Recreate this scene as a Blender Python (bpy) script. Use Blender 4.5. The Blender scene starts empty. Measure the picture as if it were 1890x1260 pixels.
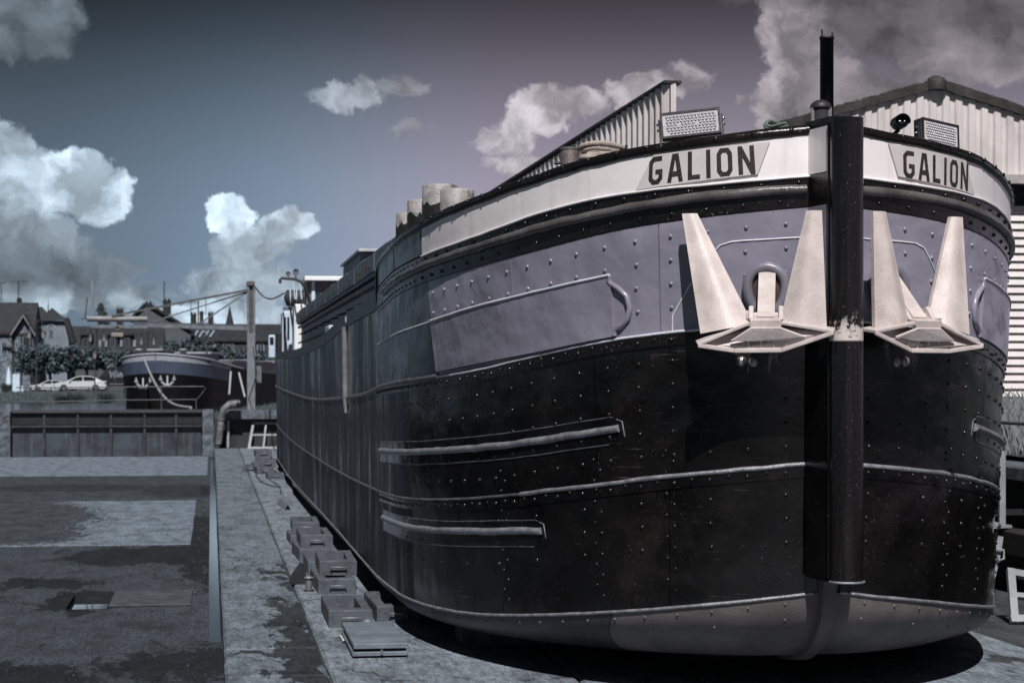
import bpy, math, random
import numpy as np
from mathutils import Vector, Matrix

random.seed(7)
scene = bpy.context.scene
col = scene.collection
R = math.radians

# ------------------------------------------------------------------ camera
FPX, VX, VY = 3675.0, 390.0, 700.0          # focal length in photo pixels, vanishing point of the dock axis
TH = math.atan((945 - VX) / FPX)            # the camera looks this far to the right of the dock axis (+Y)
CT, ST = math.cos(TH), math.sin(TH)
CAMZ = 2.4
cam_d = bpy.data.cameras.new('camera')
cam = bpy.data.objects.new('camera', cam_d)
col.objects.link(cam)
cam.location = (0, 0, CAMZ)
cam.rotation_euler = (math.pi / 2, 0, -TH)
cam_d.sensor_width = 36.0
cam_d.lens = 36.0 * FPX / 1890.0
cam_d.shift_y = (VY - 630.0) / 1890.0
cam_d.clip_end = 5000
cam_d.dof.use_dof = True
cam_d.dof.focus_distance = 13.0
cam_d.dof.aperture_fstop = 5.6
scene.camera = cam

# ------------------------------------------------------------------ light and exposure
SUN_EL, SUN_AZ = R(51), R(-6)               # the sun stands behind the camera, a little to the left
to_sun = Vector((math.sin(SUN_AZ) * math.cos(SUN_EL), -math.cos(SUN_AZ) * math.cos(SUN_EL), math.sin(SUN_EL)))
sun_d = bpy.data.lights.new('sun', 'SUN')
sun_d.energy = 4.8
sun_d.angle = R(0.5)
sun_d.color = (1.0, 0.96, 0.945)
sun = bpy.data.objects.new('sun', sun_d)
col.objects.link(sun)
sun.location = (0, 0, 60)
sun.rotation_euler = to_sun.to_track_quat('Z', 'Y').to_euler()

vs = scene.view_settings
vs.view_transform = 'Standard'
vs.look = 'None'
vs.gamma = 1.0
vs.exposure = 0.0
scene.cycles.max_bounces = 5
scene.cycles.use_adaptive_sampling = True
scene.cycles.adaptive_threshold = .02
scene.cycles.use_denoising = True
scene.cycles.sample_clamp_indirect = 6.0


class NT:
    """short hand for node trees"""
    def __init__(s, tree):
        s.t = tree
        tree.nodes.clear()

    def n(s, typ, **kw):
        nd = s.t.nodes.new(typ)
        for k, v in kw.items():
            setattr(nd, k, v)
        return nd

    def put(s, sock, v):
        if isinstance(v, bpy.types.NodeSocket):
            s.t.links.new(v, sock)
        elif v is not None:
            if hasattr(sock.default_value, '__len__') and not hasattr(v, '__len__'):
                sock.default_value = (v, v, v) if len(sock.default_value) == 3 else (v, v, v, 1)
            elif hasattr(v, '__len__') and len(sock.default_value) == 4 and len(v) == 3:
                sock.default_value = tuple(v) + (1,)
            else:
                sock.default_value = v

    def m(s, op, a, b=None, c=None, clamp=False):
        nd = s.n('ShaderNodeMath', operation=op)
        nd.use_clamp = clamp
        for i, v in enumerate((a, b, c)):
            if v is not None:
                s.put(nd.inputs[i], v)
        return nd.outputs[0]

    def vm(s, op, a, b=None):
        nd = s.n('ShaderNodeVectorMath', operation=op)
        s.put(nd.inputs[0], a)
        if b is not None:
            s.put(nd.inputs[1], b)
        return nd.outputs[0]

    def xyz(s, x, y, z):
        nd = s.n('ShaderNodeCombineXYZ')
        for i, v in enumerate((x, y, z)):
            s.put(nd.inputs[i], v)
        return nd.outputs[0]

    def noise(s, vec, scale, detail=4, rough=.55, dist=0.0, col=False):
        nd = s.n('ShaderNodeTexNoise')
        s.put(nd.inputs['Vector'], vec)
        nd.inputs['Scale'].default_value = scale
        nd.inputs['Detail'].default_value = detail
        nd.inputs['Roughness'].default_value = rough
        nd.inputs['Distortion'].default_value = dist
        return nd.outputs['Color' if col else 'Fac']

    def ramp(s, f, stops, smooth=False):
        nd = s.n('ShaderNodeValToRGB')
        cr = nd.color_ramp
        cr.interpolation = 'EASE' if smooth else 'LINEAR'
        while len(cr.elements) < len(stops):
            cr.elements.new(.5)
        for e, (p, c) in zip(cr.elements, stops):
            e.position = p
            e.color = (c, c, c, 1) if not hasattr(c, '__len__') else tuple(c) + (1,)
        s.put(nd.inputs[0], f)
        return nd.outputs[0]

    def mix(s, f, a, b, blend='MIX'):
        nd = s.n('ShaderNodeMix', data_type='RGBA', blend_type=blend)
        s.put(nd.inputs[0], f)
        s.put(nd.inputs[6], a)
        s.put(nd.inputs[7], b)
        return nd.outputs[2]

    def smooth(s, v, lo, hi, a=0.0, b=1.0):
        nd = s.n('ShaderNodeMapRange', interpolation_type='SMOOTHSTEP')
        s.put(nd.inputs[0], v)
        for i, q in enumerate((lo, hi, a, b)):
            s.put(nd.inputs[i + 1], q)
        return nd.outputs[0]


# ------------------------------------------------------------------ sky
def build_world():
    w = bpy.data.worlds.new('World')
    scene.world = w
    w.use_nodes = True
    w.cycles.sampling_method = 'MANUAL'
    w.cycles.sample_map_resolution = 256
    g = NT(w.node_tree)
    d = g.n('ShaderNodeTexCoord').outputs['Generated']
    sp = g.n('ShaderNodeSeparateXYZ')
    g.put(sp.inputs[0], d)
    dx, dy, dz = sp.outputs
    hor = g.m('SQRT', g.m('ADD', g.m('MULTIPLY', dx, dx), g.m('ADD', g.m('MULTIPLY', dy, dy), 1e-6)))
    az = g.m('SUBTRACT', g.m('ARCTAN2', dx, dy), TH)          # compass angle from the view axis
    el = g.m('ARCTAN2', dz, hor)                              # height above the horizon
    sky = g.n('ShaderNodeTexSky')
    sky.sky_type = 'NISHITA'
    sky.sun_disc = False
    sky.sun_elevation = SUN_EL
    sky.sun_rotation = R(180) - SUN_AZ
    sky.air_density = 1.0
    sky.dust_density = 1.5
    # clear sky: pale towards the horizon, deep overhead; cool on one side, mauve on the other
    lum = g.ramp(g.m('MULTIPLY', el, 4.0, clamp=True), [(0.0, .40), (.16, .385), (.32, .355), (.40, .315), (.5, .235), (.6, .150), (.68, .085), (.76, .042), (1.0, .035)])
    side = g.smooth(g.m('SINE', az), -.15, .03)
    tint = g.mix(side, (.70, .99, 1.33), (1.05, .925, 1.19))
    cool = g.smooth(g.m('SINE', az), -.26, -.02, .46, 1.0)
    base = g.mix(1.0, g.mix(1.0, lum, tint, 'MULTIPLY'), cool, 'MULTIPLY')
    hsv = g.n('ShaderNodeHueSaturation')
    hsv.inputs['Saturation'].default_value = .3
    g.put(hsv.inputs['Color'], sky.outputs[0])
    base = g.mix(1.0, base, g.mix(1.0, hsv.outputs[0], .0012, 'MULTIPLY'), 'ADD')
    # clouds: (azimuth, elevation, half width, half height, weight, brightness)
    P = lambda x, y: ((x - 945) / FPX, (VY - y) / FPX)
    blobs = []
    for x, y, rx, ry, wt, br in [
        (40, 50, 150, 95, .9, .20), (-60, 20, 160, 120, .9, .24), (70, 100, 110, 50, .7, .11),
        (80, 345, 150, 74, 1.1, .58), (150, 312, 70, 44, 1.2, .95), (10, 285, 90, 56, 1.0, .42), (195, 365, 70, 60, 1.0, .66), (20, 440, 210, 66, 1.0, .30), (60, 500, 260, 60, 1.0, .16), (170, 500, 130, 42, .8, .24), (70, 555, 260, 34, .9, .40),
        (425, 398, 64, 46, 1.3, .86), (540, 418, 76, 46, 1.2, .70), (470, 455, 105, 52, 1.0, .42), (450, 520, 130, 50, .9, .40), (400, 578, 170, 32, .9, .70), (260, 545, 90, 30, .6, .3),
        (640, 178, 92, 26, .8, .36), (690, 152, 30, 26, .7, .40), (755, 165, 60, 26, .5, .26), (760, 240, 52, 30, .5, .26),
        (940, 250, 80, 54, 1.0, .50), (985, 212, 66, 48, 1.0, .50), (1060, 192, 95, 36, .9, .42), (1185, 163, 85, 38, .9, .44), (1268, 142, 48, 34, .6, .34), (960, 310, 95, 34, .7, .42),
        (1455, 70, 70, 95, .9, .34), (1425, 185, 50, 66, .8, .40), (1490, 170, 90, 130, 1.0, .26), (1360, 185, 30, 18, .6, .3), (1690, 40, 230, 100, 1.5, .12), (1880, 50, 260, 110, 1.5, .13), (1780, 130, 200, 60, .9, .24), (1490, 0, 190, 34, .8, .09), (1600, 220, 190, 90, 1.1, .17),
    ]:
        blobs.append(P(x, y) + (rx / FPX, ry / FPX, wt, br))
    uv = g.xyz(az, el, 0.0)

    def vmad(a_, b_, c_):
        nd = g.n('ShaderNodeVectorMath', operation='MULTIPLY_ADD')
        for i_, v_ in enumerate((a_, b_, c_)):
            g.put(nd.inputs[i_], v_)
        return nd.outputs[0]
    warp = g.noise(uv, 24, 5, .66, col=True)
    wuv = vmad(warp, (.044, .030, 0), g.vm('SUBTRACT', uv, (.022, .015, 0)))
    mask, bsum, wsum = 0.0, 0.0, 1e-4
    for cu, cv, ru, rv, wt, br in blobs:
        q = vmad(wuv, (1 / ru, 1 / rv, 0), (-cu / ru, -cv / rv, 0))
        dt = g.n('ShaderNodeVectorMath', operation='DOT_PRODUCT')
        g.put(dt.inputs[0], q)
        g.put(dt.inputs[1], q)
        q = g.m('MULTIPLY_ADD', dt.outputs['Value'], -wt, wt, clamp=True) if wt <= 1 else g.m('MAXIMUM', g.m('MULTIPLY_ADD', dt.outputs['Value'], -wt, wt), 0.0)
        mask = g.m('MAXIMUM', mask, q)
        wsum = g.m('ADD', wsum, q)
        bsum = g.m('MULTIPLY_ADD', q, br, bsum)
    bright = g.m('DIVIDE', bsum, wsum)
    # the same kind of broken cloud goes on all round, outside the view
    outside = g.smooth(g.m('COSINE', az), .90, .955, 1.0, 0.0)
    far = g.noise(g.xyz(g.m('MULTIPLY', az, 1.0), g.m('MULTIPLY', el, 2.2), 3.1), 2.6, 4, .55)
    gen = g.m('MULTIPLY', g.smooth(far, .50, .72), outside)
    fb = g.noise(wuv, 44, 8, .62)
    fb2 = g.noise(g.vm('ADD', wuv, (-.002, .006, 0)), 40, 3, .5)
    dens = g.smooth(g.m('ADD', g.m('MULTIPLY_ADD', mask, 1.5, -.26), g.m('MULTIPLY', g.m('SUBTRACT', fb, .5), 1.5)), .0, .58)
    dens = g.m('MULTIPLY', dens, g.smooth(mask, .0, .12))
    relief = g.m('MULTIPLY', g.m('SUBTRACT', fb, fb2), g.smooth(bright, .08, .4, 1.5, 2.5))
    shade = g.m('MULTIPLY', g.m('MAXIMUM', g.m('ADD', 1.0, relief), .62), bright)
    ctint = g.mix(side, (.80, .99, 1.16), (1.05, .96, 1.04))
    cc = g.mix(1.0, shade, ctint, 'MULTIPLY')
    out = g.mix(g.m('MULTIPLY', dens, .94), base, cc)
    gcol = g.mix(1.0, g.m('MULTIPLY_ADD', far, .5, -.05), ctint, 'MULTIPLY')
    out = g.mix(g.m('MULTIPLY', gen, .7), out, gcol)
    bg = g.n('ShaderNodeBackground')
    g.put(bg.inputs[0], out)
    bg.inputs[1].default_value = 1.0
    o = g.n('ShaderNodeOutputWorld')
    g.put(o.inputs[0], bg.outputs[0])


build_world()


# ------------------------------------------------------------------ measuring helpers (photo position -> place in the world)
def gnd(px, py, z=0.0):
    Z = (CAMZ - z) * FPX / (py - VY)
    X = (px - 945) * Z / FPX
    return Vector((X * CT + Z * ST, -X * ST + Z * CT, z))


def at(px, py, Y):
    t = (px - 945) / FPX
    Z = Y / (CT - t * ST)
    return Vector((t * Z * CT + Z * ST, Y, CAMZ + (VY - py) * Z / FPX))


# ------------------------------------------------------------------ materials
MATS = {}


def mat(name, c, rough=.6, metal=0.0, var=.25, vscale=3.0, bump=.15, bscale=30.0, dent=0.0, streak=0.0, streakc=None,
        sheen=0.0, speck=0.0, speckc=(.6, .6, .6), speckscale=60.0, coat=0.0, stretch=(1, 1, 1), spec=None, rvar=.15, grime=0.0, grimec=(.02, .02, .022), scuff=0.0):
    if name in MATS:
        return MATS[name]
    m = bpy.data.materials.new(name)
    m.use_nodes = True
    g = NT(m.node_tree)
    pos = g.n('ShaderNodeNewGeometry').outputs['Position']
    bs = g.n('ShaderNodeBsdfPrincipled')
    o = g.n('ShaderNodeOutputMaterial')
    g.put(o.inputs[0], bs.outputs[0])
    n1 = g.noise(g.vm('MULTIPLY', pos, stretch), vscale, 6, .6)
    lo = tuple(x * (1 - var) for x in c)
    hi = tuple(min(1, x * (1 + var)) for x in c)
    cc = g.mix(g.smooth(n1, .3, .7), lo, hi)
    if streak:
        st = g.noise(g.vm('MULTIPLY', pos, (9, 9, .7)), 1.0, 5, .6)
        cc = g.mix(g.m('MULTIPLY', g.smooth(st, .5, .72), streak), cc, streakc or (.12, .12, .13))
    if grime:
        gr = g.noise(g.vm('ADD', pos, (3.3, 1.7, 9.1)), vscale * .55, 8, .68)
        cc = g.mix(g.m('MULTIPLY', g.smooth(gr, .52, .68), grime), cc, grimec)
    if scuff:
        sc1 = g.noise(g.vm('MULTIPLY', pos, (2.2, 2.2, 46)), 1.0, 4, .6)
        sc2 = g.noise(g.vm('ADD', pos, (1, 8, 4)), 1.7, 4, .65)
        cc = g.mix(g.m('MULTIPLY', g.m('MULTIPLY', g.smooth(sc1, .63, .70), g.smooth(sc2, .50, .64)), scuff), cc, (.22, .21, .22))
    if speck:
        spn = g.noise(pos, speckscale, 3, .7)
        spm = g.noise(g.vm('ADD', pos, (7, 3, 1)), 2.4, 3, .6)
        k = g.m('MULTIPLY', g.smooth(spn, .64, .70), g.smooth(spm, .45, .62))
        cc = g.mix(g.m('MULTIPLY', k, speck), cc, speckc)
    g.put(bs.inputs['Base Color'], cc)
    bs.inputs['Metallic'].default_value = metal
    if spec is not None:
        bs.inputs['Specular IOR Level'].default_value = spec
    rn = g.noise(pos, vscale * 2.3, 5, .6)
    ro = g.m('MULTIPLY_ADD', g.m('SUBTRACT', rn, .5), rvar * 2, rough, clamp=True)
    if sheen:
        sn = g.noise(g.vm('MULTIPLY', pos, (1.1, 1.1, .30)), 1.0, 8, .74)
        ro = g.m('ADD', ro, g.m('MULTIPLY', g.smooth(sn, .62, .44), sheen))
    g.put(bs.inputs['Roughness'], ro)
    if coat:
        bs.inputs['Coat Weight'].default_value = coat
        bs.inputs['Coat Roughness'].default_value = .12
    h = g.m('MULTIPLY', g.noise(pos, bscale, 5, .65), bump * .02)
    if dent:
        h = g.m('ADD', h, g.m('MULTIPLY', g.noise(pos, 1.6, 2, .5), dent * .06))
        h = g.m('ADD', h, g.m('MULTIPLY', g.noise(g.vm('ADD', pos, (5, 5, 5)), 5.0, 2, .5), dent * .012))
    b = g.n('ShaderNodeBump')
    b.inputs['Strength'].default_value = 1.0
    b.inputs['Distance'].default_value = 1.0
    g.put(b.inputs['Height'], h)
    g.put(bs.inputs['Normal'], b.outputs[0])
    MATS[name] = m
    return m


BLACK = mat('hull_black', (.0050, .0046, .0047), .15, var=.5, bump=.045, bscale=48, dent=.40, speck=.35, speckc=(.30, .28, .28), speckscale=75, rvar=.14, grime=.8, grimec=(.016, .0125, .012), scuff=.22)
BLACKSIDE = mat('hull_black_weathered', (.0085, .0095, .0115), .24, var=.5, vscale=1.5, bump=.07, bscale=40, dent=.40, streak=.9, streakc=(.030, .034, .040), rvar=.12, stretch=(1, 1, .3), sheen=.28, spec=.27)
BLACKGLOSS = mat('hull_black_gloss', (.0060, .0066, .0080), .15, var=.5, vscale=1.5, bump=.05, bscale=40, dent=.5, streak=.35, streakc=(.018, .020, .024), rvar=.06, stretch=(1, 1, .3), sheen=.26, spec=.27)
BAND = mat('band_black', (.007, .0058, .0054), .22, var=.4, bump=.2, bscale=25, dent=.35, speck=.5, speckc=(.35, .33, .32), speckscale=40)
LAV = mat('lavender_paint', (.236, .226, .285), .24, var=.17, vscale=.9, bump=.05, bscale=40, dent=1.0, rvar=.08, speck=.25, speckc=(.10, .10, .12), speckscale=38, grime=.25, grimec=(.15, .145, .18), scuff=.25)
GREYP = mat('grey_paint', (.060, .059, .069), .24, var=.25, vscale=1.6, bump=.06, bscale=30, dent=.9, streak=.35, streakc=(.12, .12, .135), spec=.35)
WHITE = mat('white_paint', (.80, .765, .77), .36, var=.05, vscale=1.7, bump=.05, bscale=18, dent=.25, grime=.35, grimec=(.50, .46, .46), streak=.35, streakc=(.56, .51, .50), speck=.3, speckc=(.3, .26, .25), speckscale=50)
ANCH = mat('anchor_cream_paint', (.56, .495, .475), .45, var=.12, vscale=6, bump=.15, bscale=60, grime=.55, grimec=(.36, .295, .27), streak=.4, streakc=(.40, .33, .30), speck=.7, speckc=(.13, .09, .07), speckscale=48)
BOARD = mat('board_paint', (.60, .565, .565), .5, var=.06, vscale=4, bump=.05, grime=.25, grimec=(.42, .39, .39))
LETTER = mat('letter_paint', (.030, .024, .022), .5, var=.3, vscale=20, bump=.1, speck=1.0, speckc=(.50, .47, .46), speckscale=70, grime=.35, grimec=(.07, .06, .055))
BEAD = mat('worn_glint_steel', (.26, .265, .29), .34, metal=.35, var=.35, vscale=14, bump=.35, bscale=60, speck=.7, speckc=(.05, .05, .05), speckscale=45)  # sun glint on the black bars and seam put into this pale worn colour
BEADL = mat('sunlit_bead_pale', (.62, .64, .70), .36, var=.12, vscale=9, bump=.2, bscale=50)  # light caught by the bead edges is put into this pale colour
RIVB = mat('rivet_black', (.010, .0095, .0095), .20, var=.3, bump=.05)
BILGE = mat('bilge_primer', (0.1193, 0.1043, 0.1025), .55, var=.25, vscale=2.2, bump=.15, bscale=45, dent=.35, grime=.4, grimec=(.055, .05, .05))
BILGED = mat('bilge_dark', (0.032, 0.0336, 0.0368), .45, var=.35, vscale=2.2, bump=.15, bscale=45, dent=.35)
STEELD = mat('dark_steel', (.030, .030, .033), .45, metal=.2, var=.3, bump=.15)
STEEL = mat('grey_steel', (.20, .205, .215), .45, metal=.4, var=.25, bump=.2)
RUST = mat('worn_bollard', (.30, .285, .28), .5, var=.3, vscale=9, bump=.35, bscale=40, grime=.85, grimec=(.045, .04, .04), speck=.8, speckc=(.05, .045, .04), speckscale=40)
TARBOL = mat('bollard_black', (.018, .017, .017), .35, var=.3, bump=.2)
GLASS = mat('dark_glass', (.02, .024, .03), .08, var=.1, bump=0, rvar=.02)
LENS = mat('lamp_lens', (.52, .50, .52), .25, var=.12, vscale=20, bump=.1)
LEDM = mat('led_glass', (.75, .74, .78), .12, var=.05, bump=0, rvar=.02)
LEDD = mat('led_socket', (.16, .155, .165), .4, var=.1, bump=0)
CHROME = mat('polished_steel', (.6, .62, .66), .12, metal=1.0, var=.05, bump=0, rvar=.03)
ROPE = mat('rope_hemp', (.42, .36, .32), .85, var=.25, vscale=40, bump=.5, bscale=120)
ROPEG = mat('rope_green', (.13, .17, .15), .85, var=.3, vscale=40, bump=.5, bscale=120)
ROPEW = mat('rope_white', (0.273, 0.286, 0.299), .85, var=.2, vscale=30, bump=.4, bscale=120)
CONC = mat('block_concrete', (0.07286, 0.0864, 0.1032), .75, var=.3, vscale=7, bump=.5, bscale=45, grime=.5, grimec=(.05, .052, .056))
WHITEB = mat('white_metal', (0.5456, 0.66, 0.784), .45, var=.08, bump=.1, grime=.2, grimec=(.3, .32, .34))
BRIGHT = mat('bright_white_roof', (.82, .84, .87), .5, var=.03, bump=.05)
CLAD = mat('cladding_pale', (.64, .60, .595), .5, var=.08, vscale=1.1, bump=.06, grime=.35, grimec=(.42, .37, .36), streak=.3, streakc=(.40, .34, .33))
CLADS = [CLAD,
         mat('cladding_pale_b', (.60, .555, .545), .5, var=.10, vscale=1.4, bump=.06, grime=.45, grimec=(.38, .33, .32), streak=.45, streakc=(.36, .30, .29)),
         mat('cladding_pale_c', (.67, .63, .63), .5, var=.07, vscale=.9, bump=.06, grime=.3, grimec=(.44, .39, .38), streak=.35, streakc=(.42, .35, .33))]
CLADV = mat('verge_weathered', (0.024, 0.0204, 0.0204), .7, var=.5, vscale=5, bump=.6, bscale=25, grime=.5, grimec=(.075, .07, .066))
STONE = mat('quay_stone', (0.09504, 0.112, 0.1344), .85, var=.45, vscale=7, bump=.9, bscale=28, grime=.6, grimec=(.035, .037, .04))
GATEM = mat('gate_steel', (0.03661, 0.0464, 0.05914), .5, var=.5, vscale=1.8, bump=.3, bscale=20, streak=.55, streakc=(.10, .11, .12), grime=.6, grimec=(.02, .022, .025))
GATEB = mat('gate_beam', (.016, .017, .02), .5, var=.3, bump=.2)
WOODP = mat('weathered_timber', (0.1672, 0.19, 0.2184), .8, var=.3, vscale=6, bump=.4, stretch=(4, 4, .5), grime=.4, grimec=(.12, .11, .10))
CRANE = mat('crane_steel', (.085, .085, .088), .55, var=.4, bump=.3)
CRANEL = mat('crane_pale', (0.132, 0.152, 0.177), .6, var=.3, vscale=5, bump=.3, grime=.4, grimec=(.07, .065, .06))
SLATE = mat('roof_slate', (0.0176, 0.021, 0.02632), .75, var=.3, vscale=1.2, bump=.5, bscale=6)
TILE = mat('roof_tile', (0.01936, 0.0235, 0.02968), .8, var=.3, vscale=2, bump=.6, bscale=9)
RENDERW = mat('wall_render', (0.1936, 0.235, 0.28), .85, var=.12, vscale=1, bump=.2)
RENDERG = mat('wall_grey', (0.0759, 0.09, 0.105), .85, var=.2, vscale=1, bump=.2)
RUBBLE = mat('wall_rubble', (0.132, 0.165, 0.2016), .9, var=.65, vscale=4.5, bump=.8, bscale=5, grime=.8, grimec=(.05, .05, .052))
TIMBER = mat('timber_dark', (.022, .021, .021), .75, var=.3, bump=.2)
BRICK = mat('chimney_brick', (0.0216, 0.0216, 0.0228), .85, var=.4, vscale=5, bump=.4)
ROAD = mat('street_asphalt', (0.066, 0.08, 0.09632), .85, var=.2, vscale=.6, bump=.2)
CARW = mat('car_paint_white', (0.522, 0.5655, 0.609), .22, var=.02, bump=0, coat=.6, rvar=.03)
VANB = mat('van_paint_dark', (.010, .012, .015), .25, var=.05, bump=0, coat=.5, rvar=.03)
TYRE = mat('tyre_rubber', (.015, .015, .016), .8, var=.1, bump=.1)
BLUEB = mat('far_barge_blue', (.050, .068, .112), .5, var=.12, bump=.1)
FBLACK = mat('far_barge_black', (0.00315, 0.00315, 0.00385), .6, spec=.2, var=.3, bump=.1)
GRASS = mat('grass_ground', (0.03098, 0.0468, 0.04928), .95, var=.55, vscale=2.0, bump=1.0, bscale=7)
GRASSR = mat('dry_grass', (0.19, 0.215, 0.22), .9, var=.35, vscale=3, bump=.3)
LEAF = mat('leaf_green', (0.04736, 0.07575, 0.08693), .6, var=.6, vscale=4.0, bump=.0)
LEAFD = mat('leaf_dark', (0.0264, 0.037, 0.03808), .65, var=.4, vscale=1.3, bump=.0)
BARK = mat('bark', (.045, .042, .04), .9, var=.4, bump=.6)


def floor_mat(name, base, dark, patches=(), noise_amt=1.0, seams=True):
    """concrete with damp stains of their own shape; patches = (x, y, rx, ry, weight) in metres"""
    m = bpy.data.materials.new(name)
    m.use_nodes = True
    g = NT(m.node_tree)
    pos = g.n('ShaderNodeNewGeometry').outputs['Position']
    bs = g.n('ShaderNodeBsdfPrincipled')
    o = g.n('ShaderNodeOutputMaterial')
    g.put(o.inputs[0], bs.outputs[0])
    sq = g.vm('MULTIPLY', pos, (1.0, .38, 1.0))
    big = g.noise(sq, .9, 6, .62)
    mid = g.noise(sq, 3.4, 8, .66)
    fine = g.noise(g.vm('MULTIPLY', pos, (1, .22, 1)), 30, 6, .72)
    grit = g.noise(g.vm('MULTIPLY', pos, (1, .16, 1)), 11, 6, .7)
    warp = g.vm('SUBTRACT', g.noise(sq, 2.2, 7, .68, col=True), (.5, .5, .5))
    nd = g.n('ShaderNodeVectorMath', operation='MULTIPLY_ADD')
    g.put(nd.inputs[0], warp)
    nd.inputs[1].default_value = (1.5, 3.2, 0)
    g.put(nd.inputs[2], pos)
    sp = g.n('ShaderNodeSeparateXYZ')
    g.put(sp.inputs[0], nd.outputs[0])
    wet = 0.0
    for x, y, rx, ry, wt in patches:
        a = g.m('DIVIDE', g.m('SUBTRACT', sp.outputs[0], x), rx)
        b = g.m('DIVIDE', g.m('SUBTRACT', sp.outputs[1], y), ry)
        q = g.m('SUBTRACT', 1.0, g.m('ADD', g.m('MULTIPLY', a, a), g.m('MULTIPLY', b, b)), clamp=True)
        wet = g.m('MAXIMUM', wet, g.m('MULTIPLY', q, wt))
    wet = g.smooth(g.m('ADD', g.m('MULTIPLY', wet, 1.2), g.m('ADD', g.m('MULTIPLY', g.m('SUBTRACT', mid, .5), 1.3), g.m('MULTIPLY', g.m('SUBTRACT', grit, .5), 1.5))), .16, .46)
    spots = g.m('MULTIPLY', g.smooth(big, .56, .70), .75 * noise_amt)
    wet = g.m('MAXIMUM', wet, spots)
    tone = g.m('ADD', g.m('MULTIPLY', g.smooth(mid, .30, .70), .65), .62)
    tone = g.m('MULTIPLY', tone, g.m('ADD', g.m('MULTIPLY', g.smooth(fine, .35, .68), .7), .62))
    tone = g.m('MULTIPLY', tone, g.smooth(grit, .33, .45, .58, 1.0))
    tone = g.m('MULTIPLY', tone, g.smooth(grit, .58, .76, 1.0, 1.25))
    cr = g.n('ShaderNodeTexVoronoi', feature='DISTANCE_TO_EDGE')
    g.put(cr.inputs['Vector'], g.vm('ADD', sq, g.vm('MULTIPLY', warp, (.5, .5, 0))))
    cr.inputs['Scale'].default_value = .7
    crack = g.smooth(g.m('ADD', cr.outputs['Distance'], g.m('MULTIPLY', g.smooth(mid, .44, .60), .02)), .002, .009, .40, 1.0)
    tone = g.m('MULTIPLY', tone, crack)
    dry = g.mix(1.0, base, tone, 'MULTIPLY')
    damp = g.mix(1.0, dark, tone, 'MULTIPLY')
    g.put(bs.inputs['Base Color'], g.mix(wet, dry, damp))
    g.put(bs.inputs['Roughness'], g.m('MULTIPLY_ADD', wet, -.22, .82))
    bs.inputs['Specular IOR Level'].default_value = .35
    h = g.m('ADD', g.m('MULTIPLY', fine, .012), g.m('MULTIPLY', mid, .03))
    h = g.m('ADD', h, g.m('MULTIPLY', crack, .01))
    b = g.n('ShaderNodeBump')
    b.inputs['Distance'].default_value = 1.0
    b.inputs['Strength'].default_value = .8
    g.put(b.inputs['Height'], h)
    g.put(bs.inputs['Normal'], b.outputs[0])
    MATS[name] = m
    return m


def water_mat(name, c=(.012, .016, .02), rough=.04, wave=.02, wscale=3, ior=1.33):
    m = bpy.data.materials.new(name)
    m.use_nodes = True
    g = NT(m.node_tree)
    pos = g.n('ShaderNodeNewGeometry').outputs['Position']
    bs = g.n('ShaderNodeBsdfPrincipled')
    o = g.n('ShaderNodeOutputMaterial')
    g.put(o.inputs[0], bs.outputs[0])
    g.put(bs.inputs['Base Color'], c)
    bs.inputs['Roughness'].default_value = rough
    bs.inputs['IOR'].default_value = ior
    b = g.n('ShaderNodeBump')
    b.inputs['Distance'].default_value = wave
    g.put(b.inputs['Height'], g.noise(pos, wscale, 3, .5))
    g.put(bs.inputs['Normal'], b.outputs[0])
    return m


WATER = water_mat('puddle_water', wave=.0003, wscale=2)
CANAL = water_mat('canal_water', (.03, .036, .042), .12, .05, 1.5)


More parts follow.
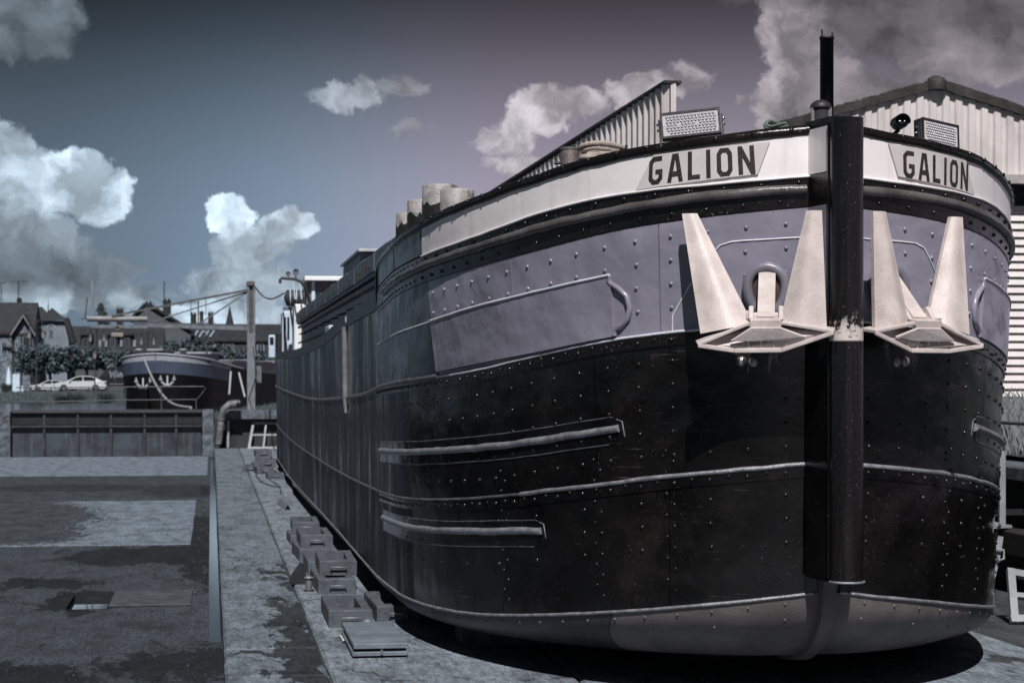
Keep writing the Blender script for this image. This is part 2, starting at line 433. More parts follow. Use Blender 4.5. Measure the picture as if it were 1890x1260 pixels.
# ------------------------------------------------------------------ mesh builder
class MB:
    def __init__(s):
        s.v, s.f, s.sm = [], [], []

    def add(s, vs_, fs, smooth=False):
        o = len(s.v)
        s.v += [tuple(p) for p in vs_]
        s.f += [tuple(i + o for i in q) for q in fs]
        s.sm += [smooth] * len(fs)
        return s

    def box(s, a, b, M=None, bev=0.0):
        x0, y0, z0 = a
        x1, y1, z1 = b
        vv = [Vector(p) for p in ((x0, y0, z0), (x1, y0, z0), (x1, y1, z0), (x0, y1, z0), (x0, y0, z1), (x1, y0, z1), (x1, y1, z1), (x0, y1, z1))]
        if M:
            vv = [M @ p for p in vv]
        return s.add(vv, [(0, 3, 2, 1), (4, 5, 6, 7), (0, 1, 5, 4), (1, 2, 6, 5), (2, 3, 7, 6), (3, 0, 4, 7)])

    def cbox(s, a, b, c=.01, M=None):
        """box with chamfered vertical and top edges"""
        x0, y0, z0 = a
        x1, y1, z1 = b
        def ring(i, z, j):
            return [(x0 + i + j, y0 + i, z), (x1 - i - j, y0 + i, z), (x1 - i, y0 + i + j, z), (x1 - i, y1 - i - j, z), (x1 - i - j, y1 - i, z), (x0 + i + j, y1 - i, z), (x0 + i, y1 - i - j, z), (x0 + i, y0 + i + j, z)]
        rr = ring(0, z0, c) + ring(0, z1 - c, c) + ring(c, z1, c * .5)
        if M:
            rr = [M @ Vector(p) for p in rr]
        fs = [tuple(range(7, -1, -1)), tuple(range(16, 24))]
        for k in (0, 8):
            for i in range(8):
                j = (i + 1) % 8
                fs.append((k + i, k + j, k + 8 + j, k + 8 + i))
        return s.add(rr, fs)

    def prism(s, poly, a, b):
        """poly: list of 3d points on one side, moved by vector a..b"""
        n = len(poly)
        A = [Vector(p) + Vector(a) for p in poly]
        B = [Vector(p) + Vector(b) for p in poly]
        fs = [tuple(range(n - 1, -1, -1)), tuple(range(n, 2 * n))]
        fs += [(i, (i + 1) % n, n + (i + 1) % n, n + i) for i in range(n)]
        return s.add(A + B, fs)

    def tube(s, path, r, n=8, cap=True, closed=False, smooth=True):
        path = [Vector(p) for p in path]
        rs = r if hasattr(r, '__len__') else [r] * len(path)
        rings = []
        up0 = None
        N = len(path)
        for i, p in enumerate(path):
            if closed:
                t = path[(i + 1) % N] - path[i - 1]
            else:
                t = path[min(i + 1, N - 1)] - path[max(i - 1, 0)]
            t.normalize()
            if up0 is None:
                up0 = Vector((0, 0, 1)) if abs(t.z) < .9 else Vector((1, 0, 0))
            u = (up0 - t * up0.dot(t))
            if u.length < 1e-4:
                u = t.orthogonal()
            u.normalize()
            w = t.cross(u)
            up0 = u
            rings.append([p + (u * math.cos(2 * math.pi * k / n) + w * math.sin(2 * math.pi * k / n)) * rs[i] for k in range(n)])
        vv = [q for rg in rings for q in rg]
        fs = []
        for i in range(N if closed else N - 1):
            a, b = i * n, ((i + 1) % N) * n
            for k in range(n):
                fs.append((a + k, a + (k + 1) % n, b + (k + 1) % n, b + k))
        s.add(vv, fs, smooth)
        if cap and not closed:
            s.add(rings[0], [tuple(range(n - 1, -1, -1))])
            s.add(rings[-1], [tuple(range(n))])
        return s

    def cyl(s, a, b, r, n=16, r2=None, smooth=True):
        return s.tube([a, b], [r, r if r2 is None else r2], n, smooth=smooth)

    def lathe(s, c, prof, n=20, M=None, smooth=True):
        vv = []
        for r, z in prof:
            for k in range(n):
                a = 2 * math.pi * k / n
                p = Vector((c[0] + r * math.cos(a), c[1] + r * math.sin(a), c[2] + z))
                vv.append(M @ p if M else p)
        fs = []
        for i in range(len(prof) - 1):
            for k in range(n):
                fs.append((i * n + k, i * n + (k + 1) % n, (i + 1) * n + (k + 1) % n, (i + 1) * n + k))
        s.add(vv, fs, smooth)
        s.add(vv[:n], [tuple(range(n - 1, -1, -1))])
        s.add(vv[-n:], [tuple(range(n))])
        return s

    def quad(s, a, b, c, d):
        return s.add([a, b, c, d], [(0, 1, 2, 3)])

    def mesh(s, name):
        me = bpy.data.meshes.new(name)
        me.from_pydata(s.v, [], s.f)
        if any(s.sm):
            me.polygons.foreach_set('use_smooth', s.sm)
        me.update()
        return me


def link(o, parent=None):
    col.objects.link(o)
    if parent is not None:
        o.parent = parent
        o.matrix_parent_inverse = Matrix.Translation(-parent.location) if parent.type == 'EMPTY' else Matrix()
    return o


def obj(name, mb, m, parent=None, label=None, cat=None, group=None, kind=None):
    o = bpy.data.objects.new(name, mb.mesh(name) if isinstance(mb, MB) else mb)
    if m is not None and not o.data.materials:
        o.data.materials.append(m)
    link(o, parent)
    return tag(o, label, cat, group, kind)


def tag(o, label=None, cat=None, group=None, kind=None):
    for k, v in (('label', label), ('category', cat), ('group', group), ('kind', kind)):
        if v:
            o[k] = v
    return o


def thing(name, label, cat, loc=(0, 0, 0), group=None):
    """an empty at the thing's base; its parts are given in world coordinates"""
    o = bpy.data.objects.new(name, None)
    o.empty_display_size = .2
    col.objects.link(o)
    o.location = loc
    return tag(o, label, cat, group)


def copy_thing(o, loc, rz=0, label=None, scale=None):
    def rec(a, parent):
        c = a.copy()
        col.objects.link(c)
        if parent is not None:
            c.parent = parent
        for ch in list(a.children):
            rec(ch, c)
        return c
    c = rec(o, None)
    c.location = loc
    c.rotation_euler = (0, 0, rz)
    if scale:
        c.scale = scale
    if label:
        c['label'] = label
    return c


def curve(pts):
    """smooth function through (s, z) points"""
    xs = np.array([p[0] for p in pts], float)
    ys = np.array([p[1] for p in pts], float)
    d = np.diff(ys) / np.diff(xs)
    m = np.concatenate([[d[0]], (d[:-1] + d[1:]) / 2, [d[-1]]])

    def f(x):
        x = min(max(x, xs[0]), xs[-1])
        i = min(max(int(np.searchsorted(xs, x)) - 1, 0), len(xs) - 2)
        h = xs[i + 1] - xs[i]
        t = (x - xs[i]) / h
        return float((2 * t**3 - 3 * t**2 + 1) * ys[i] + (t**3 - 2 * t**2 + t) * h * m[i] + (-2 * t**3 + 3 * t**2) * ys[i + 1] + (t**3 - t**2) * h * m[i + 1])
    return f


# ------------------------------------------------------------------ the dock: floor, platform, channel, walls
FLOOR = floor_mat('dock_floor_concrete', (0.04235, 0.05327, 0.06541), (.014, .0165, .020),
                  [(-.8, 27.6, 1.5, 1.7, .95), (-.1, 29.5, .35, 8, .75), (-2.0, 15.9, 1.3, 1.6, .95), (-.3, 17.0, .9, 1.3, .55), (-2.6, 44.0, 2.2, 1.6, .9), (-.6, 43.5, 1.2, 3.0, .75), (-1.9, 24.0, .8, .9, .8), (-1.35, 22.0, .55, 1.2, .9), (-3.4, 22, .9, 1.5, .7), (-3.4, 35, 3.0, 6, .35)], .45)
SLABL = floor_mat('slab_concrete_light', (0.1574, 0.1971, 0.2386), (.050, .058, .067), [(-5.4, 35, 3.9, 8, 1.2), (-3.0, 31.5, 1.3, 2.5, .8)], .3)
SLABM = floor_mat('slab_concrete_mid', (0.04145, 0.0515, 0.06199), (.028, .033, .038), [(-3, 45, 2.2, 1.8, .8), (-.6, 43.5, 1.2, 3, .8)], .8)
WALKM = floor_mat('walkway_concrete', (0.1382, 0.1674, 0.1982), (.032, .037, .042), [(.78, 17.3, .30, 3.2, 1.0), (.70, 15.1, .30, 1.5, .9), (.35, 15.9, .35, .22, .6), (.85, 21.5, .2, 2.5, .8)], .25)
APRON = floor_mat('apron_concrete', (0.1724, 0.2047, 0.2376), (.06, .066, .073), [(6.1, 14.4, .5, .4, .7)], .45)
DAMP = floor_mat('platform_damp', (.050, .055, .06), (.018, .02, .022), [], .9)

PIT = (-1.51, -1.09, 21.26, 22.72)
mb = MB()
def sheet(mb, x0, x1, y0, y1, z):
    mb.quad((x0, y0, z), (x1, y0, z), (x1, y1, z), (x0, y1, z))
CH0, CH1, CY0, CY1 = -.03, .10, 18.45, 62.6
sheet(mb, -7.2, CH1 + .02, -30, CY0, 0)
sheet(mb, -7.2, PIT[0], CY0, 63.2, 0)
sheet(mb, PIT[0], PIT[1], CY0, PIT[2], 0)
sheet(mb, PIT[0], PIT[1], PIT[3], 63.2, 0)
sheet(mb, PIT[1], CH0, CY0, 63.2, 0)
sheet(mb, CH0, CH1 + .02, CY1, 63.2, 0)
# the sides of the sump and of the drain
for (x0, x1, y0, y1, d) in ((PIT[0], PIT[1], PIT[2], PIT[3], .35), (CH0, CH1, CY0, CY1, .2)):
    mb.quad((x0, y0, -d), (x0, y1, -d), (x0, y1, 0), (x0, y0, 0))
    mb.quad((x1, y0, -d), (x1, y0, 0), (x1, y1, 0), (x1, y1, -d))
    mb.quad((x0, y0, -d), (x0, y0, 0), (x1, y0, 0), (x1, y0, -d))
    mb.quad((x0, y1, -d), (x1, y1, -d), (x1, y1, 0), (x0, y1, 0))
    mb.quad((x0, y0, -d), (x1, y0, -d), (x1, y1, -d), (x0, y1, -d))
floor = obj('dock_floor', mb, FLOOR, kind='structure')
mb = MB(); sheet(mb, PIT[0], PIT[1], PIT[2], PIT[3], -.055)
obj('sump_water', mb, WATER, kind='structure')
mb = MB()
yy = [CY0] + [CY0 + (CY1 - CY0) * k / 20 for k in range(1, 21)]
sheet(mb, CH0, CH1, CY0, CY1, -.045)
obj('drain_water', mb, water_mat('drain_murk', (.03, .036, .043), .10, .0003, 2, 1.16), kind='structure')


def slab(parent, x0, x1, y0, y1, z0, z1, m, wob=.02, name='concrete_slab'):
    """a slab with slightly uneven outline and rounded arrises"""
    n = 10
    edge = []
    for k in range(n):
        edge.append((x0 + (x1 - x0) * k / n, y0 + random.uniform(-wob, wob)))
    for k in range(n):
        edge.append((x1 + random.uniform(-wob, wob) * .5, y0 + (y1 - y0) * k / n))
    for k in range(n):
        edge.append((x1 - (x1 - x0) * k / n, y1 + random.uniform(-wob, wob)))
    for k in range(n):
        edge.append((x0 + random.uniform(-wob, wob) * .5, y1 - (y1 - y0) * k / n))
    cx, cy = (x0 + x1) / 2, (y0 + y1) / 2
    c = min(.02, (z1 - z0) * .6)
    vv = [(x, y, z0) for x, y in edge] + [(x, y, z1 - c) for x, y in edge]
    vv += [(x + (c if x < cx else -c), y + (c if y < cy else -c), z1) for x, y in edge]
    N = len(edge)
    fs = []
    for k in (0, N):
        for i in range(N):
            j = (i + 1) % N
            fs.append((k + i, k + j, k + N + j, k + N + i))
    fs.append(tuple(range(2 * N, 3 * N)))
    return obj(name, MB().add(vv, fs), m, parent)


slab(floor, -7.0, -.29, 29.35, 40.0, -.01, .008, SLABL, .012)
slab(floor, -7.1, -.22, 40.6, 50.2, -.01, .006, SLABM, .03)
slab(floor, -7.1, -.10, 50.6, 62.9, -.01, .006, SLABL, .03)
mb = MB().cbox((-1.07, 21.40, .006), (-.21, 22.82, .022), .004)
obj('cover_plate', mb, mat('cover_steel', (.055, .064, .075), .7, metal=0.0, var=.4, vscale=4, bump=.3, grime=.5, grimec=(.04, .044, .05)), label='flat grey cover plate slid half off the water-filled sump', cat='cover plate')

mb = MB()
mb.box((CH1, -30, -.25), (8.3, 63.2, .215))
plat = obj('dock_platform', mb, DAMP, kind='structure')
js = [8, 12, 14.55, 16.05, 19.5, 26.3, 34, 43, 52.5, 62.9]
for a, b in zip(js, js[1:]):
    slab(plat, CH1, .845, a + .006, b - .006, .20, .25, WALKM, .010)
for a, b in zip([6, 11, 15.6, 20.8, 27.0, 35, 44], [11, 15.6, 20.8, 27.0, 35, 44, 62.9]):
    slab(plat, .86, 2.6, a + .008, b - .008, .20, .252, APRON, .012)
for a, b in zip([6, 12.0, 17.5, 23, 30, 40], [12.0, 17.5, 23, 30, 40, 62]):
    slab(plat, 2.62, 6.45, a + .008, b - .008, .20, .25, APRON, .012)

# ground all round the dock, out to the horizon
mb = MB()
G = 1.45
sheet(mb, -900, -7.6, -900, 64.2, G)
sheet(mb, 8.75, 900, -900, 64.2, G)
sheet(mb, -7.6, 8.75, -900, -30.4, G)
sheet(mb, 22, 900, 64.2, 3000, G)
sheet(mb, -900, -60, 64.2, 3000, G)
sheet(mb, -60, 22, 172, 3000, 1.32)
obj('ground', mb, GRASS, kind='structure')
mb = MB()
sheet(mb, -60, 22, 63.9, 131, .95)
obj('canal', mb, CANAL, kind='structure')
# far bank: a grassy slope, then the street
mb = MB()
n = 60
xs = [-60 + 82 * k / n for k in range(n + 1)]
ys = [(127.5, .85), (129, 1.05), (136, 1.16), (148, 1.24), (166, 1.31)]
vv = [(x, y + (random.uniform(-.5, .5) if i < 3 else 0), z + random.uniform(-.03, .05)) for i, (y, z) in enumerate(ys) for x in xs]
fs = [(i * (n + 1) + k, i * (n + 1) + k + 1, (i + 1) * (n + 1) + k + 1, (i + 1) * (n + 1) + k) for i in range(len(ys) - 1) for k in range(n)]
obj('bank', MB().add(vv, fs, True), GRASS, kind='structure')
mb = MB(); sheet(mb, -90, 60, 165.5, 186, 1.335)
obj('street', mb, ROAD, kind='structure')

# crumbs of concrete and grit, thickest along the drain
mb = MB()
rnd = random.Random(21)
for _ in range(900):
    if rnd.random() < .5:
        x, y, z = rnd.choice((CH0 - abs(rnd.gauss(0, .12)), CH1 + abs(rnd.gauss(0, .10)) + .02)), rnd.uniform(14, 45), 0
    else:
        x, y, z = rnd.uniform(-3.5, 1.0), rnd.uniform(14, 42), 0
    if PIT[0] - .1 < x < PIT[1] + .1 and PIT[2] - .1 < y < PIT[3] + .1:
        continue
    if x > CH1:
        z = .25
    elif x > CH0:
        continue
    elif 29.3 < y < 40.1 and x < -.28:
        z = .008
    r_ = rnd.uniform(.004, .013) * (1.8 if rnd.random() < .05 else 1)
    p = [Vector((x, y, z)) + Vector((math.cos(a) * r_ * rnd.uniform(.7, 1.3), math.sin(a) * r_ * rnd.uniform(.7, 1.6), 0)) for a in (0, 1.25, 2.5, 3.8, 5.0)]
    tp = Vector((x, y, z + r_ * rnd.uniform(.5, 1.0)))
    mb.add(p + [tp], [(i, (i + 1) % 5, 5) for i in range(5)])
obj('grit', mb, mat('grit_stone', (0.055, 0.0605, 0.066), .9, var=.6, vscale=9), kind='stuff')

# dock walls
mb = MB().box((-7.6, -30.4, -.3), (-7.2, 62.9, G + .02))
obj('dock_wall', mb, STONE, label='low dark stone wall along the open side of the dock', cat='wall')
mb = MB().box((8.3, -30.4, -.3), (8.76, 63.0, 1.36))
dw = thing('dock_wall', 'dark side wall of the dock with pale coping, right of the black barge', 'wall', (8.5, 20, 0))
obj('wall', mb, mat('dock_wall_dark', (.035, .036, .039), .8, var=.5, vscale=2, bump=.5, bscale=18), dw)
for k in range(9):
    y0 = 14 + k * 2.4
    obj('coping_stone', MB().cbox((8.24, y0 + .01, 1.36), (8.80, y0 + 2.39, 1.50), .02), STONE, dw)


# ------------------------------------------------------------------ lock gate and end wall at the far end of the dock
YG = 63.0
gt = lambda x, y: at(x, y, YG)
gl, gr = gt(22, 760), gt(373, 760)
ztop, zrail = gt(200, 757).z, gt(200, 786).z
gate = thing('lock_gate', 'dark steel lock gate with ribbed panels closing the far end of the dock', 'gate', ((gl.x + gr.x) / 2, YG, 0))
obj('top_beam', MB().box((gl.x, YG - .02, zrail + .05), (gr.x, YG + .5, ztop)), GATEB, gate)
obj('walkway_edge', MB().box((gl.x, YG - .14, ztop - .07), (gr.x, YG + .5, ztop + .015)), mat('gate_edge', (.05, .055, .06), .5), gate)
obj('cross_rail', MB().box((gl.x, YG - .12, zrail - .03), (gr.x, YG + .02, zrail + .03)), mat('gate_rib', (0.035, 0.0385, 0.042), .5, var=.4, bump=.2), gate)
ribs = [22, 82, 144, 205, 267, 325, 373]
for a, b in zip(ribs, ribs[1:]):
    xa, xb = gt(a, 800).x, gt(b, 800).x
    obj('panel', MB().box((xa + .03, YG + .03, -.05), (xb - .03, YG + .1, zrail - .03)), GATEM, gate)
for a in ribs[1:-1]:
    x = gt(a, 800).x
    obj('rib', MB().box((x - .035, YG - .09, -.02), (x + .035, YG + .1, ztop - .12)), MATS['gate_rib'], gate)
mb = MB().box((gl.x, YG + .1, -.3), (gr.x, YG + .16, zrail + .05))
obj('backing', mb, GATEB, gate)


def rough_block(mb, a, b, n=5, amp=.03):
    """a stone block with an uneven skin"""
    x0, y0, z0 = a
    x1, y1, z1 = b
    def face(o, u, v, nrm):
        o, u, v, nrm = map(Vector, (o, u, v, nrm))
        nu = max(1, int(u.length / .12)); nv = max(1, int(v.length / .12))
        vv = []
        for i in range(nu + 1):
            for j in range(nv + 1):
                e = 0 if i in (0, nu) or j in (0, nv) else random.uniform(-amp, amp)
                vv.append(o + u * (i / nu) + v * (j / nv) + nrm * e)
        fs = [(i * (nv + 1) + j, (i + 1) * (nv + 1) + j, (i + 1) * (nv + 1) + j + 1, i * (nv + 1) + j + 1) for i in range(nu) for j in range(nv)]
        mb.add(vv, fs, False)
    dx, dy, dz = x1 - x0, y1 - y0, z1 - z0
    face((x0, y0, z0), (dx, 0, 0), (0, 0, dz), (0, -1, 0))
    face((x1, y0, z0), (0, dy, 0), (0, 0, dz), (1, 0, 0))
    face((x0, y1, z0), (0, -dy, 0), (0, 0, dz), (-1, 0, 0))
    face((x1, y1, z0), (-dx, 0, 0), (0, 0, dz), (0, 1, 0))
    face((x0, y0, z1), (dx, 0, 0), (0, dy, 0), (0, 0, 1))
    return mb


pl = gt(-60, 765); pr = gt(20, 765)
obj('gate_pillar', rough_block(MB(), (pl.x, YG - .25, -.1), (pr.x, YG + .8, ztop - .02)), STONE, label='rough stone pier at the left end of the lock gate', cat='pier')
pl = gt(374, 760); pr = gt(394, 760)
obj('gate_pillar', rough_block(MB(), (pl.x, YG - .22, -.1), (pr.x, YG + .8, ztop + .01)), STONE, label='rough stone pier between lock gate and bent pipe', cat='pier')
ew = thing('end_wall', 'low quay wall with stone coping behind the barge stern', 'wall', (4, YG + .4, 0))
wl = gt(396, 760).x
obj('wall', MB().box((wl, YG + .3, -.2), (8.3, YG + 1.0, gt(450, 773).z)), mat('end_wall_dark', (0.028, 0.0294, 0.0322), .8, var=.5, vscale=2, bump=.5), ew)
x = gt(414, 760).x
while x < 8.2:
    x2 = x + random.uniform(1.1, 1.5)
    obj('coping_stone', rough_block(MB(), (x, YG - .05, gt(450, 773).z + .003), (min(x2, 8.25) - .015, YG + 1.05, gt(450, 757).z), amp=.012), STONE, ew)
    x = x2
a = gt(418, 776); b = gt(424, 818)
obj('downpipe', MB().tube([(a.x + .05, YG + .2, a.z), (a.x + .05, YG + .2, .25)], .05, 8), mat('pale_pipe', (.30, .31, .33), .6), label='short pale upright pipe against the quay wall beside the bent pipe', cat='pipe')
path = [gt(436, 744), gt(424, 745), gt(413, 754), gt(408, 772), gt(406, 795), gt(403, 818)]
path = [(p.x, YG - .35, p.z) for p in path]
pp = thing('suction_pipe', 'fat bent drain pipe rising over the quay wall by the gate pier', 'pipe', (path[-1][0], YG - .35, .2))
obj('pipe', MB().tube(path, [.12, .11, .10, .10, .10, .11], 12), mat('pipe_steel', (.14, .145, .15), .55, var=.5, vscale=6, bump=.4, grime=.6), pp)
obj('mouth', MB().tube([path[0], (path[0][0] + .12, YG - .35, path[0][2] + .01)], .135, 12), STEELD, pp)
obj('flange', MB().tube([(path[3][0] - .005, YG - .35, path[3][2] - .05), (path[3][0] + .005, YG - .35, path[3][2] + .03)], .125, 12), STEEL, pp)


def lattice_frame(name, corners, thick, bar, m, label, cat, nx=2, ny=2):
    """an open window frame from four corner points (bl, br, tr, tl)"""
    bl, br, tr, tl = map(Vector, corners)
    nrm = (br - bl).cross(tl - bl).normalized()
    t = thing(name, label, cat, tuple(bl))
    def barb(p, q, w, nm):
        d = (q - p).normalized()
        u = nrm.cross(d).normalized() * w
        mbx = MB()
        mbx.prism([p - u - d * w, q - u + d * w, q + u + d * w, p + u - d * w], -nrm * thick / 2, nrm * thick / 2)
        obj(nm, mbx, m, t)
    L = lambda i, j: (bl.lerp(br, i)).lerp(tl.lerp(tr, i), j)
    barb(L(0, 0), L(1, 0), bar, 'bottom_rail')
    barb(L(0, 1), L(1, 1), bar, 'top_rail')
    barb(L(0, 0) + nrm * .002, L(0, 1) + nrm * .002, bar * .98, 'stile')
    barb(L(1, 0) + nrm * .002, L(1, 1) + nrm * .002, bar * .98, 'stile')
    for i in range(1, nx):
        barb(L(i / nx, 0) - nrm * .002, L(i / nx, 1) - nrm * .002, bar * .7, 'glazing_bar')
    for j in range(1, ny):
        barb(L(0, j / ny) + nrm * .004, L(1, j / ny) + nrm * .004, bar * .7, 'glazing_bar')
    return t


p = [gt(459, 818), gt(512, 818), gt(515, 780), gt(468, 780)]
p = [(p[0].x, YG - .45, .26), (p[1].x, YG - .45, .26), (p[2].x, YG + .2, p[2].z), (p[3].x, YG + .2, p[3].z)]
lattice_frame('window_frame', p, .05, .04, mat('frame_grey', (0.255, 0.272, 0.289), .5, var=.2, bump=.1), 'white empty window frame leaning against the quay wall by the stern', 'window frame')

# railing along the gate
rl = thing('gate_railing', 'thin dark pipe railing along the top of the lock gate', 'railing', (gl.x, YG + .3, ztop))
RAILM = mat('railing_pipe', (.075, .078, .084), .5, var=.3, bump=.1)
YR = YG + .3
gq = lambda x, y: at(x, y, YR)
for px in (24, 94, 164, 232, 298, 362):
    p = gq(px, 760); q = gq(px, 738 if px in (24, 362) else 714)
    obj('post', MB().tube([(p.x, YR, ztop), (q.x, YR, q.z)], .018, 6), RAILM, rl)
obj('top_rail', MB().tube([gq(362, 738), gq(372, 727), gq(380, 716), gq(376, 713), gq(360, 713), gq(94, 715), gq(30, 715)], .018, 6), RAILM, rl)
obj('mid_rail', MB().tube([gq(362, 737), gq(232, 738), gq(94, 741), gq(24, 741), gq(8, 727)], .016, 6), RAILM, rl)

# right-hand grassy bank by the crane
mb = MB()
n, k = 16, 8
X0, X1 = at(345, 750, 66).x, 9.0
vv = []
for j in range(k + 1):
    for i in range(n + 1):
        u, w = i / n, j / k
        vv.append((X0 + (X1 - X0) * u + w * 1.4, 64.0 + w * 22, 1.02 + .48 * min(1, u * 2.2) + .25 * w * min(1, u * 2) + random.uniform(-.03, .03)))
fs = [(j * (n + 1) + i, j * (n + 1) + i + 1, (j + 1) * (n + 1) + i + 1, (j + 1) * (n + 1) + i) for j in range(k) for i in range(n)]
obj('bank', MB().add(vv, fs, True), GRASS, kind='structure')


def grass_field(name, label, pts, h, w, m, lean=.35, seed=1):
    rnd = random.Random(seed)
    mbx = MB()
    for (x, y, z) in pts:
        a = rnd.uniform(0, math.pi * 2)
        hh = h * rnd.uniform(.5, 1.3)
        dx, dy = math.cos(a) * w, math.sin(a) * w
        lx, ly = rnd.uniform(-lean, lean) * hh, rnd.uniform(-lean, lean) * hh
        mbx.add([(x - dx, y - dy, z - .02), (x + dx, y + dy, z - .02), (x + dx * .6 + lx * .4, y + dy * .6 + ly * .4, z + hh * .6), (x + lx, y + ly, z + hh)], [(0, 1, 2), (0, 2, 3)])
    return obj(name, mbx, m, kind='stuff', label=label, cat='grass')


pts = []
for _ in range(5200):
    u, w = random.random(), random.random() ** 1.6
    pts.append((X0 + (X1 - X0) * u + w * 1.4, 64.0 + w * 22, 1.02 + .48 * min(1, u * 2.2) + .25 * w * min(1, u * 2)))
GRASSL = mat('grass_blades', (0.075, 0.1012, 0.11), .8, var=.5, vscale=2.5, bump=0)
grass_field('bank_grass', 'short grass on the bank below the crane post', pts, .14, .012, GRASSL, seed=3)
pts = []
for _ in range(7000):
    x, y = random.uniform(-16, 6), random.uniform(128.5, 165)
    z = np.interp(y, [127.5, 129, 136, 148, 166], [.85, 1.05, 1.16, 1.24, 1.31])
    pts.append((x, y, float(z)))
grass_field('far_bank_grass', 'grass on the far bank between canal and street', pts, .22, .03, GRASSL, seed=4)


# ------------------------------------------------------------------ the barge
XC, Y0, HB, LB = 4.03, 12.62, 2.5, 4.6
YS, LS = 48.3, 2.9
_pl = []
for k in range(400):
    a = math.pi / 2 * k / 400
    _pl.append((HB * math.sin(a), Y0 + LB * (1 - math.cos(a))))
for k in range(401):
    _pl.append((HB, Y0 + LB + (YS - Y0 - LB) * k / 400))
for k in range(1, 401):
    a = math.pi / 2 * k / 400
    _pl.append((HB * math.cos(a), YS + LS * math.sin(a)))
_pl = np.array(_pl)
_sl = np.concatenate([[0], np.cumsum(np.hypot(*np.diff(_pl, axis=0).T))])
_tg = np.gradient(_pl, _sl, axis=0)
SEND = float(_sl[-1])
ZB = .44
c_chine = curve([(0, 1.0), (.94, .885), (1.63, .80), (2.79, .673), (3.62, .61), (5, .57), (8, .53), (12, .52), (36, .52), (41, .75), (SEND, .8)])
c_inset = curve([(0, 1.05), (1, .95), (2, .70), (3, .40), (4, .20), (5, .13), (8, .09), (36, .09), (41, .4), (SEND, .5)])
c_seam = curve([(0, 1.855), (.16, 1.842), (.94, 1.77), (2.02, 1.639), (2.79, 1.55), (4.37, 1.436), (8.08, 1.338), (17, 1.235), (30, 1.22), (SEND, 1.4)])
c_wale = curve([(0, 2.79), (.16, 2.784), (.93, 2.728), (1.54, 2.673), (2.25, 2.58), (3.07, 2.48), (3.89, 2.425), (7.04, 2.324), (8.08, 2.272), (11.25, 2.196), (19, 2.10), (28, 2.14), (37.4, 2.255), (SEND, 2.35)])
c_lavtop = curve([(0, 3.545), (.97, 3.467), (1.43, 3.425), (2.25, 3.324), (3.19, 3.234), (4.19, 3.17), (6.3, 3.06), (7.1, 3.03), (SEND, 3.03)])
c_rub = curve([(0, 3.655), (.82, 3.609), (1.46, 3.553), (2.25, 3.469), (2.91, 3.395), (4.26, 3.293), (6.28, 3.181), (8, 3.1)])
c_white = curve([(0, 3.74), (.77, 3.69), (1.35, 3.663), (1.73, 3.634), (2.35, 3.56), (2.91, 3.483), (4.26, 3.375), (6.2, 3.28), (7.1, 3.24), (SEND, 3.24)])
c_rail = curve([(0, 4.07), (.41, 4.027), (.73, 3.997), (1.43, 3.945), (2.25, 3.845), (2.67, 3.793), (3.13, 3.743), (4.22, 3.65), (5.34, 3.56), (6.4, 3.515), (7.1, 3.49), (SEND, 3.4)])
c_dtop = curve([(1.4, 3.13), (1.56, 3.113), (2.25, 3.029), (3.07, 2.947), (4.06, 2.856), (7.04, 2.724), (8, 2.7)])
c_dbot = curve([(1.4, 2.71), (1.54, 2.695), (2.25, 2.603), (3.07, 2.525), (3.89, 2.463), (5, 2.42)])
c_sheer = curve([(6.9, 3.21), (7.4, 3.20), (9, 3.18), (11.25, 3.15), (15.6, 3.03), (22, 2.95), (29.6, 2.98), (37, 3.08), (40.5, 3.14), (SEND, 3.2)])
c_gunw = curve([(6.9, 3.055), (11.25, 3.0), (16.2, 2.873), (25.4, 2.80), (37, 2.90), (40.5, 2.98), (SEND, 3.05)])


def lean(s):
    return .042 - .032 * min(1.0, max(0.0, (s - 3.2) / 4.0))


def P(side, s, z, off=0.0):
    x = np.interp(s, _sl, _pl[:, 0]); y = np.interp(s, _sl, _pl[:, 1])
    tx = np.interp(s, _sl, _tg[:, 0]); ty = np.interp(s, _sl, _tg[:, 1])
    L = math.hypot(tx, ty)
    nx, ny = ty / L, -tx / L
    c = c_chine(s)
    if z >= c:
        ins = max(0.0, 3.6 - z) * lean(s)
    else:
        q = min(1.0, (c - z) / (c - ZB))
        ins = max(0.0, 3.6 - c) * lean(s) + c_inset(s) * (1 - math.sqrt(max(0.0, 1 - q * q)))
    d = off - ins
    return Vector((XC + side * (x + nx * d), y + ny * d, z))


def N(side, s):
    a = P(side, s - .01 if s > .02 else s, 2.5); b = P(side, s + .01, 2.5)
    t = (b - a).normalized()
    n = Vector((t.y, -t.x, 0)) * side
    return n, t


